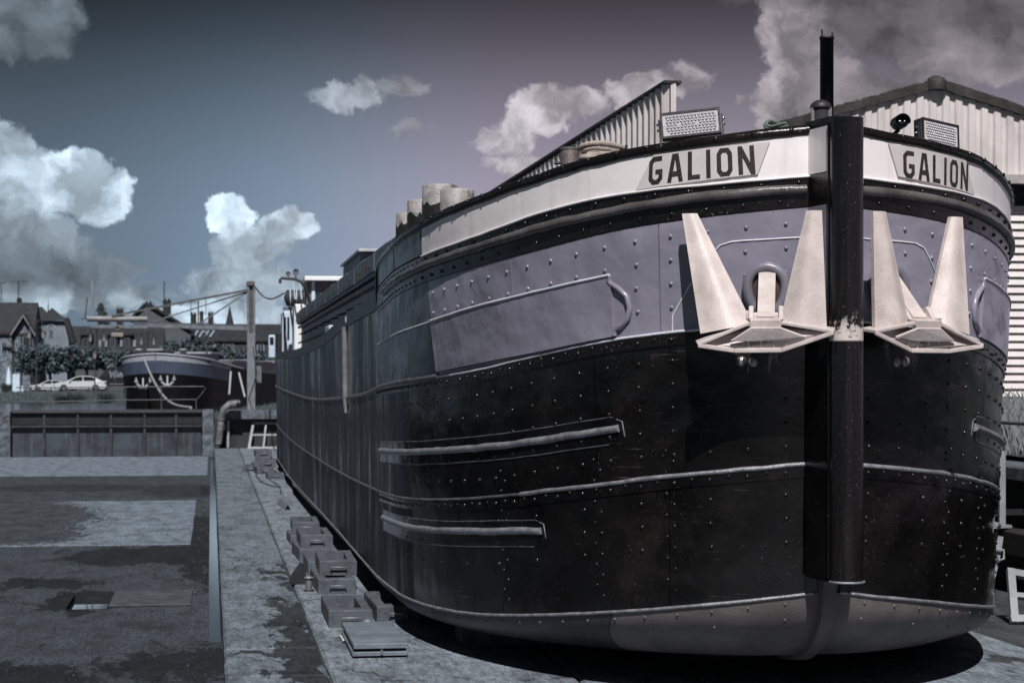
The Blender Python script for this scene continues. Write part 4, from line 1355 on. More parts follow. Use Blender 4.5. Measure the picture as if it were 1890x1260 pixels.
dh = obj('deckhouse', MB().cbox((q0.x, 48.5, 2.9), (q1.x, 49.6, q1.z), .03), WHITEB, barge)
for x0, x1 in ((523, 528), (530, 534)):
    q2, q3 = at(x0, 625, 48.48), at(x1, 585, 48.48)
    obj('window', MB().box((q2.x, 48.47, q2.z), (q3.x, 48.498, q3.z)), GLASS, dh)
q0, q1 = at(496, 652, 49.4), at(508, 618, 49.4)
sb = obj('stern_box', MB().cbox((q0.x, 49.4, 2.95), (q1.x, 50.0, q1.z), .02), WHITEB, barge)
q2, q3 = at(498, 634, 49.38), at(505, 622, 49.38)
obj('window', MB().box((q2.x, 49.37, q2.z), (q3.x, 49.398, q3.z)), GLASS, sb)
q0, q1 = at(509, 652, 48.9), at(526, 613, 48.9)
obj('stern_winch', MB().cbox((q0.x, 48.9, 2.95), (q1.x, 49.3, q1.z), .04), STEELD, barge)
# light mast: bent bar with two spotlights, a rolled tender below
YM = 46.6
M_ = lambda x, y: at(x, y, YM)
lm = obj('lamp_mast', MB().tube([M_(572, 560), M_(565, 532), M_(555, 520), M_(545, 515), M_(518, 513)], .035, 8), STEELD, barge)
for x, y, r in ((532, 505, .055), (546, 502, .075)):
    c = M_(x, y)
    sl_ = obj('spotlight', MB().lathe((0, 0, 0), [(.02, -.08), (r * .8, -.05), (r, 0), (r, .02)], 16, Matrix.Translation(c) @ Matrix.Rotation(math.pi / 2, 4, 'X')), STEELD, lm)
    obj('reflector', MB().lathe((0, 0, 0), [(r * .9, .021), (r * .5, .026), (.005, .03)], 16, Matrix.Translation(c) @ Matrix.Rotation(math.pi / 2, 4, 'X')), CHROME, sl_)
    obj('stalk', MB().tube([c, M_(x, 515)], .014, 6), STEELD, sl_)
c = M_(517, 519)
obj('siren', MB().cyl((c.x, YM, c.z - .05), (c.x, YM, c.z + .06), .04, 8, .025), STEELD, lm)
for x in (541, 553):
    obj('stay', MB().tube([M_(x, 520), M_(x + 4, 552)], .018, 6), WHITEB, lm)
c0, c1 = at(524, 552, 47.4), at(562, 552, 47.4)
mb = MB().tube([(c0.x, 47.4, c0.z + .02), (c0.x + .06, 47.4, c0.z + .03), ((c0.x + c1.x) / 2, 47.4, c0.z + .02), (c1.x, 47.4, c0.z + .03)], [.02, .19, .20, .18], 10)
td = thing('tender_bundle', 'dark rolled-up tender strapped above the barge stern', 'boat bundle', (c0.x, 47.4, c0.z))
obj('roll', mb, mat('tarpaulin_dark', (.03, .032, .036), .6, var=.5, vscale=6, bump=.6), td)
for u in (.3, .6):
    x = c0.x + (c1.x - c0.x) * u
    obj('strap', MB().tube([(x, 47.4 + .21 * math.cos(q), c0.z + .02 + .21 * math.sin(q)) for q in [2 * math.pi * k / 12 for k in range(12)]], .012, 5, closed=True), WHITEB, td)
obj('cradle', MB().box((c0.x - .02, 47.2, c0.z - .25), (c1.x, 47.6, c0.z - .19)), STEEL, td)
for x in (c0.x + .15, c1.x - .1):
    obj('leg', MB().tube([(x, 47.4, c0.z - .22), (x + .15, 47.4, 2.95)], .02, 6), STEELD, td)
# hand gear on the port side at the stern
for k, y in enumerate((45.2, 45.6)):
    obj('stanchion', MB().tube([(XC - 2.38, y, 2.95), (XC - 2.38, y, 3.5)], .02, 6), STEELD, barge)


# ------------------------------------------------------------------ anchors
def build_anchor(side, label):
    O = P(side, .425, 2.755, 0)
    nn, tt = N(side, .425)
    ea = -tt                                  # towards the stem
    Z3 = Vector((0, 0, 1))
    Wp = lambda a, z, o: O + ea * a + Z3 * z + nn * o
    t = thing('anchor', label, 'anchor', tuple(O), 'anchors hanging from the bow')

    def plate(name, pts, th, parent=None):
        A = [Wp(*p) for p in pts]
        nr = Vector()
        for i in range(len(A)):
            nr += A[i].cross(A[(i + 1) % len(A)])
        nr.normalize()
        o_ = obj(name, MB().prism(A, -nr * th / 2, nr * th / 2), ANCH, parent or t)
        bv = o_.modifiers.new('bevel', 'BEVEL')
        bv.width = min(.006, th * .35)
        bv.segments = 2
        return o_

    def fluke(top0, top1, bot_in, bot_out, sgn):
        # a long plate with a softly rounded ridge down its face, closed behind
        T0, T1 = Wp(*top0), Wp(*top1)
        Bi, Bo = Wp(*bot_in), Wp(*bot_out)
        nr, nc = 12, 10
        vv = []
        for i in range(nr + 1):
            u = i / nr
            L_, R_ = T0.lerp(Bi, u), T1.lerp(Bo, u)
            for j in range(nc + 1):
                w = j / nc
                e = min(w / .42, (1 - w) / .58)
                vv.append(L_.lerp(R_, w) + nn * ((.012 + .052 * u) * (e * e * (3 - 2 * e)) ** .8))
        fs = [(i * (nc + 1) + j, (i + 1) * (nc + 1) + j, (i + 1) * (nc + 1) + j + 1, i * (nc + 1) + j + 1) for i in range(nr) for j in range(nc)]
        mbx = MB().add(vv, fs, True)
        rim = [j for j in range(nc + 1)] + [i * (nc + 1) + nc for i in range(1, nr + 1)] + [nr * (nc + 1) + j for j in range(nc - 1, -1, -1)] + [i * (nc + 1) for i in range(nr - 1, 0, -1)]
        k_ = len(rim)
        bk = [vv[r_] - nn * .032 for r_ in rim]
        mbx.add([vv[r_] for r_ in rim] + bk, [(q, (q + 1) % k_, k_ + (q + 1) % k_, k_ + q) for q in range(k_)])
        mbx.add(bk, [tuple(range(k_))])
        obj('fluke', mbx, ANCH, t)
    fluke((.255, .725, .34), (.355, .725, .34), (.085, .0, .36), (.385, -.03, .40), 1)
    fluke((-.455, .735, .10), (-.555, .735, .10), (-.085, .0, .32), (-.42, -.06, .34), -1)
    # crown: lip plates, belly and ribs
    plate('crown_lip', [(-.45, -.115, .33), (-.10, .014, .28), (-.10, .004, .45), (-.43, -.135, .47)], .024)
    plate('crown_lip', [(.10, .014, .28), (.44, -.035, .33), (.43, -.055, .47), (.10, .004, .45)], .024)
    plate('crown_block', [(-.10, .03, .27), (.10, .03, .27), (.10, .0, .46), (-.10, .0, .46)], .05)
    plate('crown_belly', [(-.09, -.022, .458), (.09, -.022, .458), (.255, -.082, .435), (.10, -.108, .42), (-.09, -.112, .42), (-.225, -.108, .435)], .02)
    # outer rim of the crown and the web behind it
    rim_ = [(-.43, -.138, .465), (-.20, -.172, .40), (.10, -.170, .40), (.43, -.060, .465)]
    for p_, q_ in zip(rim_, rim_[1:]):
        plate('crown_rim', [(p_[0], p_[1] - .014, p_[2]), (q_[0], q_[1] - .014, q_[2]), (q_[0], q_[1] + .016, q_[2]), (p_[0], p_[1] + .016, p_[2])], .02)
    plate('crown_web', [(-.40, -.13, .44), (-.19, -.165, .385), (.09, -.163, .385), (.40, -.058, .44), (.10, -.02, .33), (-.10, -.02, .33)], .014)
    for a in (-.11, -.03, .05, .13):
        plate('crown_rib', [(a, -.105, .425), (a, -.165, .395), (a, -.10, .36), (a, -.05, .40)], .014)
    for a in (-.095, .095):
        plate('cheek', [(a, -.0, .24), (a, .10, .24), (a, .12, .32), (a, .03, .40)], .03)
    # shank running up into the hawse pipe
    A = [Wp(q, z, o) for z, o in ((.02, .34), (.33, .03)) for q in (-.052, .052)]
    d = (A[2] - A[0]).normalized()
    up = d.cross(ea).normalized()
    mbx = MB()
    sec = []
    for c in (Wp(0, .02, .335), Wp(0, .34, .0)):
        sec += [c - ea * .055 - up * .04, c + ea * .055 - up * .04, c + ea * .055 + up * .04, c - ea * .055 + up * .04]
    mbx.add(sec, [(0, 3, 2, 1), (4, 5, 6, 7), (0, 1, 5, 4), (1, 2, 6, 5), (2, 3, 7, 6), (3, 0, 4, 7)])
    obj('shank', mbx, ANCH, t)
    obj('pin', MB().tube([Wp(-.12, .055, .30), Wp(.12, .055, .30)], .022, 10), ANCH, t)
    for a in (-.115, .115):
        obj('pin_nut', MB().tube([Wp(a - .012, .055, .30), Wp(a + .012, .055, .30)], .034, 6, smooth=False), ANCH, t)
    wl2 = [Wp(-.10, .035, .45 - .02 * k) for k in range(8)]
    obj('weld', MB().tube(wl2, .008, 6), ANCH, t)
    return t


build_anchor(-1, 'cream painted anchor hanging on the bow beside the stem post, on the left of it')
build_anchor(1, 'cream painted anchor hanging on the bow right of the stem post')


# ------------------------------------------------------------------ lamps and gear along the bow rail
def floodlight(px, py, Y, w, h, yaw, roll, label):
    c = at(px, py, Y)
    M = Matrix.Translation(c) @ Matrix.Rotation(yaw, 4, 'Z') @ Matrix.Rotation(R(-8), 4, 'X') @ Matrix.Rotation(roll, 4, 'Y')
    t = thing('floodlight', label, 'floodlight', tuple(c - Vector((0, 0, h / 2 + .03))), 'floodlights on the bow rail')
    hs = obj('housing', MB().cbox((-w / 2, -.03, -h / 2), (w / 2, .05, h / 2), .006, M), STEELD, t)
    rim = MB()
    for (x0, z0, x1, z1) in ((-w / 2, h / 2 - .014, w / 2, h / 2), (-w / 2, -h / 2, w / 2, -h / 2 + .014), (-w / 2, -h / 2 + .014, -w / 2 + .014, h / 2 - .014), (w / 2 - .014, -h / 2 + .014, w / 2, h / 2 - .014)):
        rim.box((x0, -.044, z0), (x1, -.0305, z1), M)
    obj('bezel', rim, STEELD, t)
    ln = obj('lens', MB().box((-w / 2 + .014, -.038, -h / 2 + .014), (w / 2 - .014, -.031, h / 2 - .014), M), LENS, t)
    leds, soc = MB(), MB()
    for i in range(14):
        for j in range(7):
            if (j == 3 and i in (3, 8)) or (j == 0 and i == 0):
                continue
            x = -w / 2 + .045 + (w - .09) * i / 13 + (.006 if j % 2 else 0)
            z = -h / 2 + .032 + (h - .064) * j / 6
            Mi = M @ Matrix.Translation((x, -.038, z)) @ Matrix.Rotation(math.pi / 2, 4, 'X')
            soc.lathe((0, 0, 0), [(.0105, .0005), (.0095, .002)], 8, Mi)
            leds.lathe((0, 0, 0), [(.0065, .002), (.0055, .007), (.001, .009)], 6, Mi)
    obj('led_array', soc, LEDD, ln, kind='stuff')
    obj('led_array', leds, LEDM, ln, kind='stuff')
    for s_ in (-1, 1):
        obj('bracket_arm', MB().box((s_ * (w / 2 + .004), -.018, -h / 2 - .05), (s_ * (w / 2 + .016), .018, .05), M), STEELD, t)
        bl_ = MB()
        for z in (.02, -.02):
            bl_.lathe((0, 0, 0), [(.010, 0), (.010, .010), (.004, .013)], 8, M @ Matrix.Translation((s_ * (w / 2 + .016), -.0, z)) @ Matrix.Rotation(s_ * math.pi / 2, 4, 'Y'))
        obj('bolt', bl_, CHROME, t)
    obj('bracket_foot', MB().box((-w / 2 - .004, -.018, -h / 2 - .05), (w / 2 + .004, .03, -h / 2 - .034), M), STEELD, t)
    fins = MB()
    for k in range(16):
        x = -w / 2 + .02 + (w - .04) * k / 15
        fins.box((x - .004, -.02, -h / 2 - .026), (x + .004, .06, -h / 2 - .001), M)
    obj('cooling_fins', fins, STEEL, t)
    return t


floodlight(1275, 230, 13.0, .40, .175, R(-16), R(-5.5), 'square LED floodlight on the bow rail above the left painted name')
floodlight(1729, 249, 13.25, .345, .175, R(24), R(6), 'LED floodlight on the bow rail above the right painted name, beside the small camera')
# bullet camera
c = at(1664, 225, 13.05)
M = Matrix.Translation(c) @ Matrix.Rotation(R(-6), 4, 'Z') @ Matrix.Rotation(math.pi / 2, 4, 'X')
t = thing('security_camera', 'small black bullet security camera clamped to the bow rail', 'camera', tuple(c - Vector((0, 0, .1))))
obj('body', MB().lathe((0, 0, 0), [(.036, -.14), (.046, -.12), (.046, .012), (.043, .016), (.041, .003)], 20, M), STEELD, t)
obj('face', MB().lathe((0, 0, 0), [(.040, .002), (.040, .005), (.002, .007)], 20, M), GLASS, t)
for x in (-.018, .018):
    obj('eye', MB().lathe((0, 0, 0), [(.013, .008), (.012, .016), (.002, .019)], 12, M @ Matrix.Translation((x, .0, 0))), CHROME, t)
hood = []
for k in range(13):
    a = R(-15) + R(210) * k / 12
    for r_, z in ((.050, -.13), (.053, .045)):
        hood.append(M @ Vector((r_ * math.cos(a), r_ * math.sin(a), z)))
obj('hood', MB().add(hood, [(2 * k, 2 * k + 2, 2 * k + 3, 2 * k + 1) for k in range(12)], True), STEELD, t)
obj('arm', MB().tube([c + Vector((0, .06, -.05)), c + Vector((-.05, .05, -.09)), c + Vector((-.06, .04, -.15))], .014, 8), STEELD, t)
obj('base', MB().cbox((c.x - .10, c.y - .02, c.z - .17), (c.x - .02, c.y + .10, c.z - .145), .004), STEELD, t)
# bow lantern
c = at(1515, 238, 12.95)
zt = at(1515, 184, 12.95).z
t = thing('bow_lantern', 'ribbed glass navigation lantern with dark cap at the foot of the bow mast', 'lantern', (c.x, c.y, c.z))
hgt = zt - c.z
prof = []
for k in range(13):
    z = .02 + (hgt * .70 - .02) * k / 12
    prof.append((.058 + (.004 if k % 2 else 0), z))
obj('glass', MB().lathe((c.x, c.y, c.z), prof, 24), mat('lantern_glass', (.045, .042, .044), .12, var=.2, bump=0, rvar=.02), t)
obj('cap', MB().lathe((c.x, c.y, c.z), [(.072, hgt * .70), (.072, hgt * .78), (.06, hgt * .88), (.035, hgt * .96), (.005, hgt)], 24), STEELD, t)
obj('base', MB().lathe((c.x, c.y, c.z), [(.07, -.25), (.07, .018)], 24), STEELD, t)
for a in (R(200), R(320)):
    x, y = c.x + .066 * math.cos(a), c.y + .066 * math.sin(a)
    obj('guard', MB().box((x - .012, y - .004, c.z + .018), (x + .012, y + .004, c.z + hgt * .70)), STEEL, t)


def rope_coil(name, label, c, Rx, turns, r, m, tilt=0.0, jitter=.02, flat=.5):
    t = thing(name, label, 'rope', tuple(c))
    rnd = random.Random(len(label))
    M = Matrix.Translation(c) @ Matrix.Rotation(tilt, 4, 'X')
    for k in range(turns):
        rr = Rx + rnd.uniform(-jitter, jitter)
        dz = r * 1.7 * k
        mbx = MB()
        ph = rnd.uniform(0, 6)
        for strand in range(3):
            path = []
            n_ = 96
            for q in range(n_):
                a = 2 * math.pi * q / n_
                h = 14 * a + strand * 2 * math.pi / 3 + ph
                rad = rr + math.cos(h) * r * .5
                path.append(M @ Vector((rad * math.cos(a), rad * math.sin(a) * flat, dz + math.sin(h) * r * .5 + .012 * math.sin(2 * a + ph))))
            mbx.tube(path, r * .56, 6, closed=True)
        obj('rope_turn', mbx, m, t)
    return t


c = at(1112, 291, 14.0)
rope_coil('rope_coil', 'coiled pale hemp rope behind the left bow rail beside a rusty bollard', c + Vector((0, 0, -.015)), .145, 4, .019, ROPE)
c = at(1431, 234, 13.3)
rope_coil('rope_coil', 'small tangle of greenish rope on the bow rail left of the lantern', c + Vector((0, 0, -.02)), .065, 3, .012, ROPEG, tilt=R(25))


# ------------------------------------------------------------------ on the platform: blocks, plates, offcuts
def build_block():
    t = thing('ballast_block', '', 'block', (0, 0, 0), 'hollow blocks beside the barge')
    w, L, h, wx, wy = .38, 1.24, .15, .085, .17
    o = [(0, 0), (w, 0), (w, L), (0, L)]
    i = [(wx, wy), (w - wx, wy), (w - wx, L - wy), (wx, L - wy)]
    i2 = [(wx, wy), (w - wx, wy), (w - wx, L - wy), (wx, L - wy)]
    c = .010
    oc = [(c, c), (w - c, c), (w - c, L - c), (c, L - c)]
    vv = [(x, y, 0) for x, y in o] + [(x, y, h - c) for x, y in o] + [(x, y, h) for x, y in oc] + [(x, y, h) for x, y in i] + [(x, y, .03) for x, y in i2]
    fs = [(3, 2, 1, 0), (16, 17, 18, 19)]
    for k in (0, 4, 8, 12):
        for q in range(4):
            r_ = (q + 1) % 4
            fs.append((k + q, k + r_, k + 4 + r_, k + 4 + q))
    obj('body', MB().add(vv, fs), CONC, t)
    obj('shade_insert', MB().box((wx + .004, wy + .004, .015), (w - wx - .004, L - wy - .004, .045)), mat('cavity_shade', (.006, .006, .007), .7, var=.3), t)  # near-black insert added so the open hollow looks deep in shade
    x0, x1, z0 = w * .30, w * .72, .085
    obj('handle', MB().tube([(x0, .004, z0 - .05), (x0, -.03, z0 - .02), (x0, -.035, z0), (x1, -.035, z0), (x1, -.03, z0 - .02), (x1, .004, z0 - .05)], .0085, 6), STEEL, t)
    return t


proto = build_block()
spots = [
    (1.005, 17.28, .253, 0, 'hollow concrete block with handle nearest the camera, behind the stacked plates', 1),
    (1.445, 17.55, .253, R(1), 'hollow block in the shade under the hull, beside the nearest block', 1),
    (1.06, 19.98, .253, R(1), 'lower hollow block of the nearest double stack', 1),
    (1.09, 20.35, .404, R(-1), 'upper hollow block with pale rim on the nearest double stack', 1),
    (1.05, 21.9, .253, 0, 'hollow block just behind the nearest double stack', 1),
    (1.03, 23.6, .253, R(2), 'lower hollow block of the second double stack', 1),
    (1.05, 23.75, .404, 0, 'upper hollow block of the second double stack', 1),
    (1.12, 28.0, .253, R(-1), 'single hollow block standing apart behind the double stacks', 1),
    (1.02, 26.0, .253, R(1), 'low hollow block beside the second double stack', .8),
    (1.03, 45.5, .253, R(3), 'lowest block of the far heap by the stern', 1),
    (1.08, 45.7, .404, R(-2), 'top block of the far heap by the stern', 1),
    (1.00, 47.6, .253, R(2), 'far block behind the heap by the stern, bottom one', 1),
    (1.02, 47.7, .404, R(-3), 'far block behind the heap by the stern, second up', 1),
    (1.05, 47.8, .555, R(1), 'far block behind the heap by the stern, top one', 1),
    (.72, 47.0, .253, R(-4), 'dark far block left of the heap by the stern', .9),
    (1.20, 43.2, .253, R(2), 'small pale block in front of the far heap', .6),
]
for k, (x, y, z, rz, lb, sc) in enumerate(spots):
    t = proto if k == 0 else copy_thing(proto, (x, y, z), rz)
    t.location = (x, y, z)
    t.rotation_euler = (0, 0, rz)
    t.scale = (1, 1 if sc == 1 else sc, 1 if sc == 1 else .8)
    t['label'] = lb
# heavy blocks that carry the hull
for k, (x, y) in enumerate(((4.03, 15.2), (4.03, 18.6), (4.03, 24), (2.35, 16.2), (5.7, 16.4))):
    lb = ['squat keel block under the forefoot of the barge', 'squat keel block behind the foremost one under the barge', 'squat keel block farther back under the barge middle', 'squat keel block under the left bilge of the bow', 'squat keel block under the right bilge of the bow'][k]
    obj('keel_block', MB().cbox((x - .35, y - .2, .25), (x + .35, y + .2, .436), .012), CONC, label=lb, cat='block', group='keel blocks under the barge')

# two plates with timber between, in front of the blocks
ps = thing('plate_stack', 'two flat plates stacked on battens in front of the nearest block', 'plate stack', (1.3, 16, .25))
PLM = mat('plate_board', (0.136, 0.168, 0.1989), .6, var=.25, vscale=4, bump=.2, grime=.4, grimec=(.11, .115, .12))
obj('plate', MB().cbox((1.085, 15.36, .325), (1.51, 16.78, .362), .006), PLM, ps)
obj('plate', MB().cbox((1.075, 15.35, .270), (1.50, 16.70, .300), .006), PLM, ps)
for y in (15.4, 15.95, 16.55):
    obj('batten', MB().box((1.09, y, .300), (1.495, y + .07, .325)), TIMBER, ps)
    obj('batten', MB().box((1.09, y + .01, .2525), (1.49, y + .08, .270)), TIMBER, ps)
obj('lug', MB().lathe((1.30, 16.76, .362), [(.035, 0), (.03, .018), (.005, .022)], 10), PLM, ps)
obj('bolt', MB().lathe((1.30, 15.34, .30), [(.012, -.02), (.012, .02)], 8), CHROME, ps)
mb = MB()
c = gnd(636, 1180, .253)
vv = []
for i in range(6):
    for j in range(5):
        vv.append((c.x + i * .014 - .03, c.y + j * .10 - .2, .256 + random.uniform(0, .028)))
obj('rag', MB().add(vv, [(i * 5 + j, (i + 1) * 5 + j, (i + 1) * 5 + j + 1, i * 5 + j + 1) for i in range(5) for j in range(4)], True), mat('rag_cloth', (.45, .47, .49), .9, var=.2), label='crumpled white rag beside the stacked plates', cat='rag')
# dark wedge, stub of pipe, offcut of angle iron, cable
c = gnd(548, 1075, .253)
obj('steel_wedge', MB().prism([(c.x - .06, c.y, .253), (c.x + .10, c.y, .253), (c.x + .09, c.y, .40), (c.x + .06, c.y, .42)], (0, -.15, 0), (0, .6, 0)), STEELD, label='dark steel wedge lying left of the nearest double stack', cat='wedge')
c = gnd(570, 1090, .253)
t = thing('pipe_stub', 'short upright grey pipe stub with flange beside the double stack', 'pipe', tuple(c))
obj('tube', MB().lathe(c, [(.035, .0), (.035, .13)], 14), STEEL, t)
obj('flange', MB().lathe(c, [(.05, .131), (.05, .145), (.03, .147)], 14), STEEL, t)
obj('foot', MB().lathe(c, [(.055, 0), (.055, .012)], 14), STEELD, t)
c = gnd(530, 940, .253)
obj('steel_angle', MB().prism([(c.x - .05, c.y, .253), (c.x - .04, c.y, .253), (c.x + .01, c.y, .33), (c.x + .06, c.y, .253), (c.x + .07, c.y, .255), (c.x + .01, c.y, .345)], (0, 0, 0), (-.08, 1.6, 0)), STEEL, label='bent offcut of angle iron lying on the walkway', cat='offcut')
c = gnd(522, 915, .253)
obj('timber_offcut', MB().cbox((c.x - .02, c.y, .253), (c.x + .18, c.y + 1.0, .36), .01), WOODP, label='pale timber offcut by the cable on the walkway', cat='timber')
pts = [gnd(x, y, .262) for x, y in ((470, 866), (474, 880), (484, 890), (500, 896), (516, 899), (524, 902))]
obj('cable', MB().tube(pts, .012, 6), STEELD, label='thin dark cable looping over the walkway from the far heap', cat='cable')
pts = [gnd(x, y, .262) for x, y in ((488, 868), (497, 884), (512, 894), (530, 905), (520, 912))]
obj('cable', MB().tube(pts, .010, 6), STEELD, label='second cable on the walkway, nearer the barge', cat='cable')

# ------------------------------------------------------------------ right of the barge
c = gnd(1800, 1135, .25)
YK = c.y + .35
K = lambda x, y: at(x, y, YK)
t = thing('cradle_bracket', 'curved pale steel cradle bracket with two hooks right of the bow', 'bracket', (c.x, YK, .25))
outer = [(1852, 990), (1848, 1020), (1838, 1062), (1822, 1108), (1806, 1137)]
inner = [(1828, 985), (1822, 1020), (1808, 1062), (1788, 1098), (1762, 1134)]
STB = mat('bracket_steel', (.30, .315, .335), .5, metal=.2, var=.3, vscale=9, bump=.3, grime=.4, grimec=(.14, .14, .15))
poly = [K(*p) for p in outer] + [K(*p) for p in reversed(inner)]
for p in poly:
    p.z = max(p.z, .252)
mb = MB()
n_ = len(outer)
for i in range(n_ - 1):
    q = [poly[i], poly[i + 1], poly[2 * n_ - 2 - i], poly[2 * n_ - 1 - i]]
    mb.prism(q, (0, 0, 0), (0, .10, 0))
obj('web', mb, STB, t)
for pts in (((1838, 1012), (1850, 1014), (1851, 1030), (1840, 1034), (1838, 1028)), ((1818, 1100), (1831, 1104), (1829, 1124), (1816, 1126), (1812, 1121))):
    obj('hook', MB().tube([K(*p) - Vector((0, .03, 0)) for p in pts], .012, 6), STB, t)
p = [(1872, 1146), (1960, 1160), (1975, 1078), (1890, 1062)]
q = [at(x, y, 16.9) for x, y in p]
q[0].z = q[1].z = .26
for v in q[2:]:
    v.y += .3
lattice_frame('window_frame', q, .05, .035, MATS['frame_grey'], 'pale empty window frame standing at the right edge beyond the bow', 'window frame', 1, 2)
a, b = at(1849, 968, 19.5), at(1846, 832, 19.5)
t = thing('marker_post', 'white painted post on the dock side right of the bow', 'post', (a.x, 19.5, a.z))
obj('post', MB().box((a.x - .035, 19.47, a.z), (a.x + .03, 19.53, b.z)), MATS['frame_grey'], t)
obj('foot', MB().box((a.x - .035, 19.45, a.z - .03), (a.x + .09, 19.55, a.z)), MATS['frame_grey'], t)
obj('stay', MB().box((a.x + .03, 19.48, a.z + .1), (8.31, 19.52, a.z + .16)), STEELD, t)
# low beam / fender timber along the wall
obj('fender_timber', MB().cbox((8.05, 18.0, .62), (8.29, 30, .86), .02), TIMBER, label='dark fender timber along the right dock wall', cat='timber')
rr = thing('dock_railing', 'thin dark rail along the right dock wall before the dry grass', 'railing', (8.7, 25, 1.5))
for y in range(17, 34, 3):
    obj('post', MB().tube([(8.7, y, 1.50), (8.7, y, 1.93)], .018, 6), RAILM, rr)
obj('top_rail', MB().tube([(8.7, 15, 1.92), (8.7, 34, 1.92)], .02, 6), RAILM, rr)
# grassy strip
mb = MB()
n, k = 10, 10
vv = []
for j in range(k + 1):
    for i in range(n + 1):
        vv.append((8.8 + 9 * i / n, 15 + 24 * j / k, 1.47 + .30 * j / k + .10 * i / n + random.uniform(-.02, .02)))
obj('bank', MB().add(vv, [(j * (n + 1) + i, j * (n + 1) + i + 1, (j + 1) * (n + 1) + i + 1, (j + 1) * (n + 1) + i) for j in range(k) for i in range(n)], True), GRASS, kind='structure')
pts = []
for _ in range(6000):
    y = random.uniform(17, 37)
    x = 8.85 + random.random() ** 1.5 * 6
    pts.append((x, y, 1.47 + .30 * (y - 15) / 24 + .1 * (x - 8.8) / 9))
grass_field('dry_grass', 'tall dry grass behind the right dock wall', pts, .42, .008, GRASSR, .4, 5)


# ------------------------------------------------------------------ sheds on the right
def corrugated(p0, u, width, z0f, z1f, pitch, depth, nrm, prof=None):
    """vertical trapezoid cladding from p0 along unit vector u; z0f/z1f give the heights at a distance"""
    prof = prof or [(0, 0), (.32, 0), (.42, 1), (.88, 1), (.98, 0)]
    vv = []
    x = 0.0
    while x < width - 1e-6:
        for a, b in prof:
            d = min(x + a * pitch, width)
            vv.append((d, b * depth))
        x += pitch
    vv.append((width, 0))
    pts, fs = [], []
    for d, h in vv:
        q = Vector(p0) + u * d + nrm * h
        pts += [(q.x, q.y, z0f(d)), (q.x, q.y, z1f(d))]
    fs = [(2 * i, 2 * i + 2, 2 * i + 3, 2 * i + 1) for i in range(len(vv) - 1)]
    return MB().add(pts, fs)


# long wall of the rear shed, running back behind the barge
YN = 40.0
c = at(1236, 149, YN)
phi = R(9)
ud = Vector((-math.sin(phi), math.cos(phi), 0))
nd_ = Vector((-math.cos(phi), -math.sin(phi), 0))
sh = thing('rear_shed', 'tall shed side of pale corrugated sheets rising behind the barge deck', 'shed', (c.x, YN + 10, G))
def wall_at(px):
    lo_, hi_ = 0.0, 120.0
    for _ in range(50):
        m_ = (lo_ + hi_) / 2
        q = Vector((c.x, YN, 0)) + ud * m_
        X = q.x * CT - q.y * ST; Z = q.x * ST + q.y * CT
        if 945 + FPX * X / Z > px:
            lo_ = m_
        else:
            hi_ = m_
    return lo_, Z
Lw, Zf = wall_at(930)
zfar = CAMZ + (VY - 350) * Zf / FPX
ztop_ = lambda d: c.z - (c.z - zfar) * d / Lw
d0 = 0.0
k = 0
while d0 < Lw:
    w = .99
    p0 = Vector((c.x, YN, 0)) + ud * d0 + nd_ * (.003 * (k % 2))
    obj('wall_sheet', corrugated(p0, ud, w, lambda d: G, lambda d, d0=d0: ztop_(d0 + d) - .06, .33, .11, nd_, [(0, 0), (.08, 0), (.48, 1), (.62, 1), (.96, 0)]), CLADS[random.randrange(3)], sh)
    d0 += w
    k += 1
A = Vector((c.x, YN - .05, 0)); B_ = A + ud * (Lw + 1.2)
edge = [A + nd_ * .13, B_ + nd_ * .13, B_ - nd_ * .25, A - nd_ * .25]
vv = [(p.x, p.y, (c.z if i in (0, 3) else zfar) - .06) for i, p in enumerate(edge)] + [(p.x, p.y, (c.z if i in (0, 3) else zfar)) for i, p in enumerate(edge)]
obj('roof_edge', MB().add(vv, [(0, 3, 2, 1), (4, 5, 6, 7), (0, 1, 5, 4), (1, 2, 6, 5), (2, 3, 7, 6), (3, 0, 4, 7)]), CLADV, sh)
e1 = at(1247.5, 149, YN)
obj('end_sheet', corrugated((c.x + .02, YN - .02, 0), Vector((1, 0, 0)), e1.x - c.x - .02, lambda d: G, lambda d: c.z - .07, .12, .02, Vector((0, -1, 0))), CLAD, sh)
q = [Vector((c.x + .04, YN + .02, 0)), Vector((e1.x, YN + .02, 0)), Vector((e1.x, YN + .02, 0)) + ud * Lw, Vector((c.x + .04, YN + .02, 0)) + ud * Lw]
vv = [(p.x, p.y, G) for p in q] + [(p.x, p.y, (c.z if i < 2 else zfar) - .10) for i, p in enumerate(q)]
obj('back_wall', MB().add(vv, [(0, 3, 2, 1), (4, 5, 6, 7), (0, 1, 5, 4), (1, 2, 6, 5), (2, 3, 7, 6), (3, 0, 4, 7)]), RENDERG, sh)

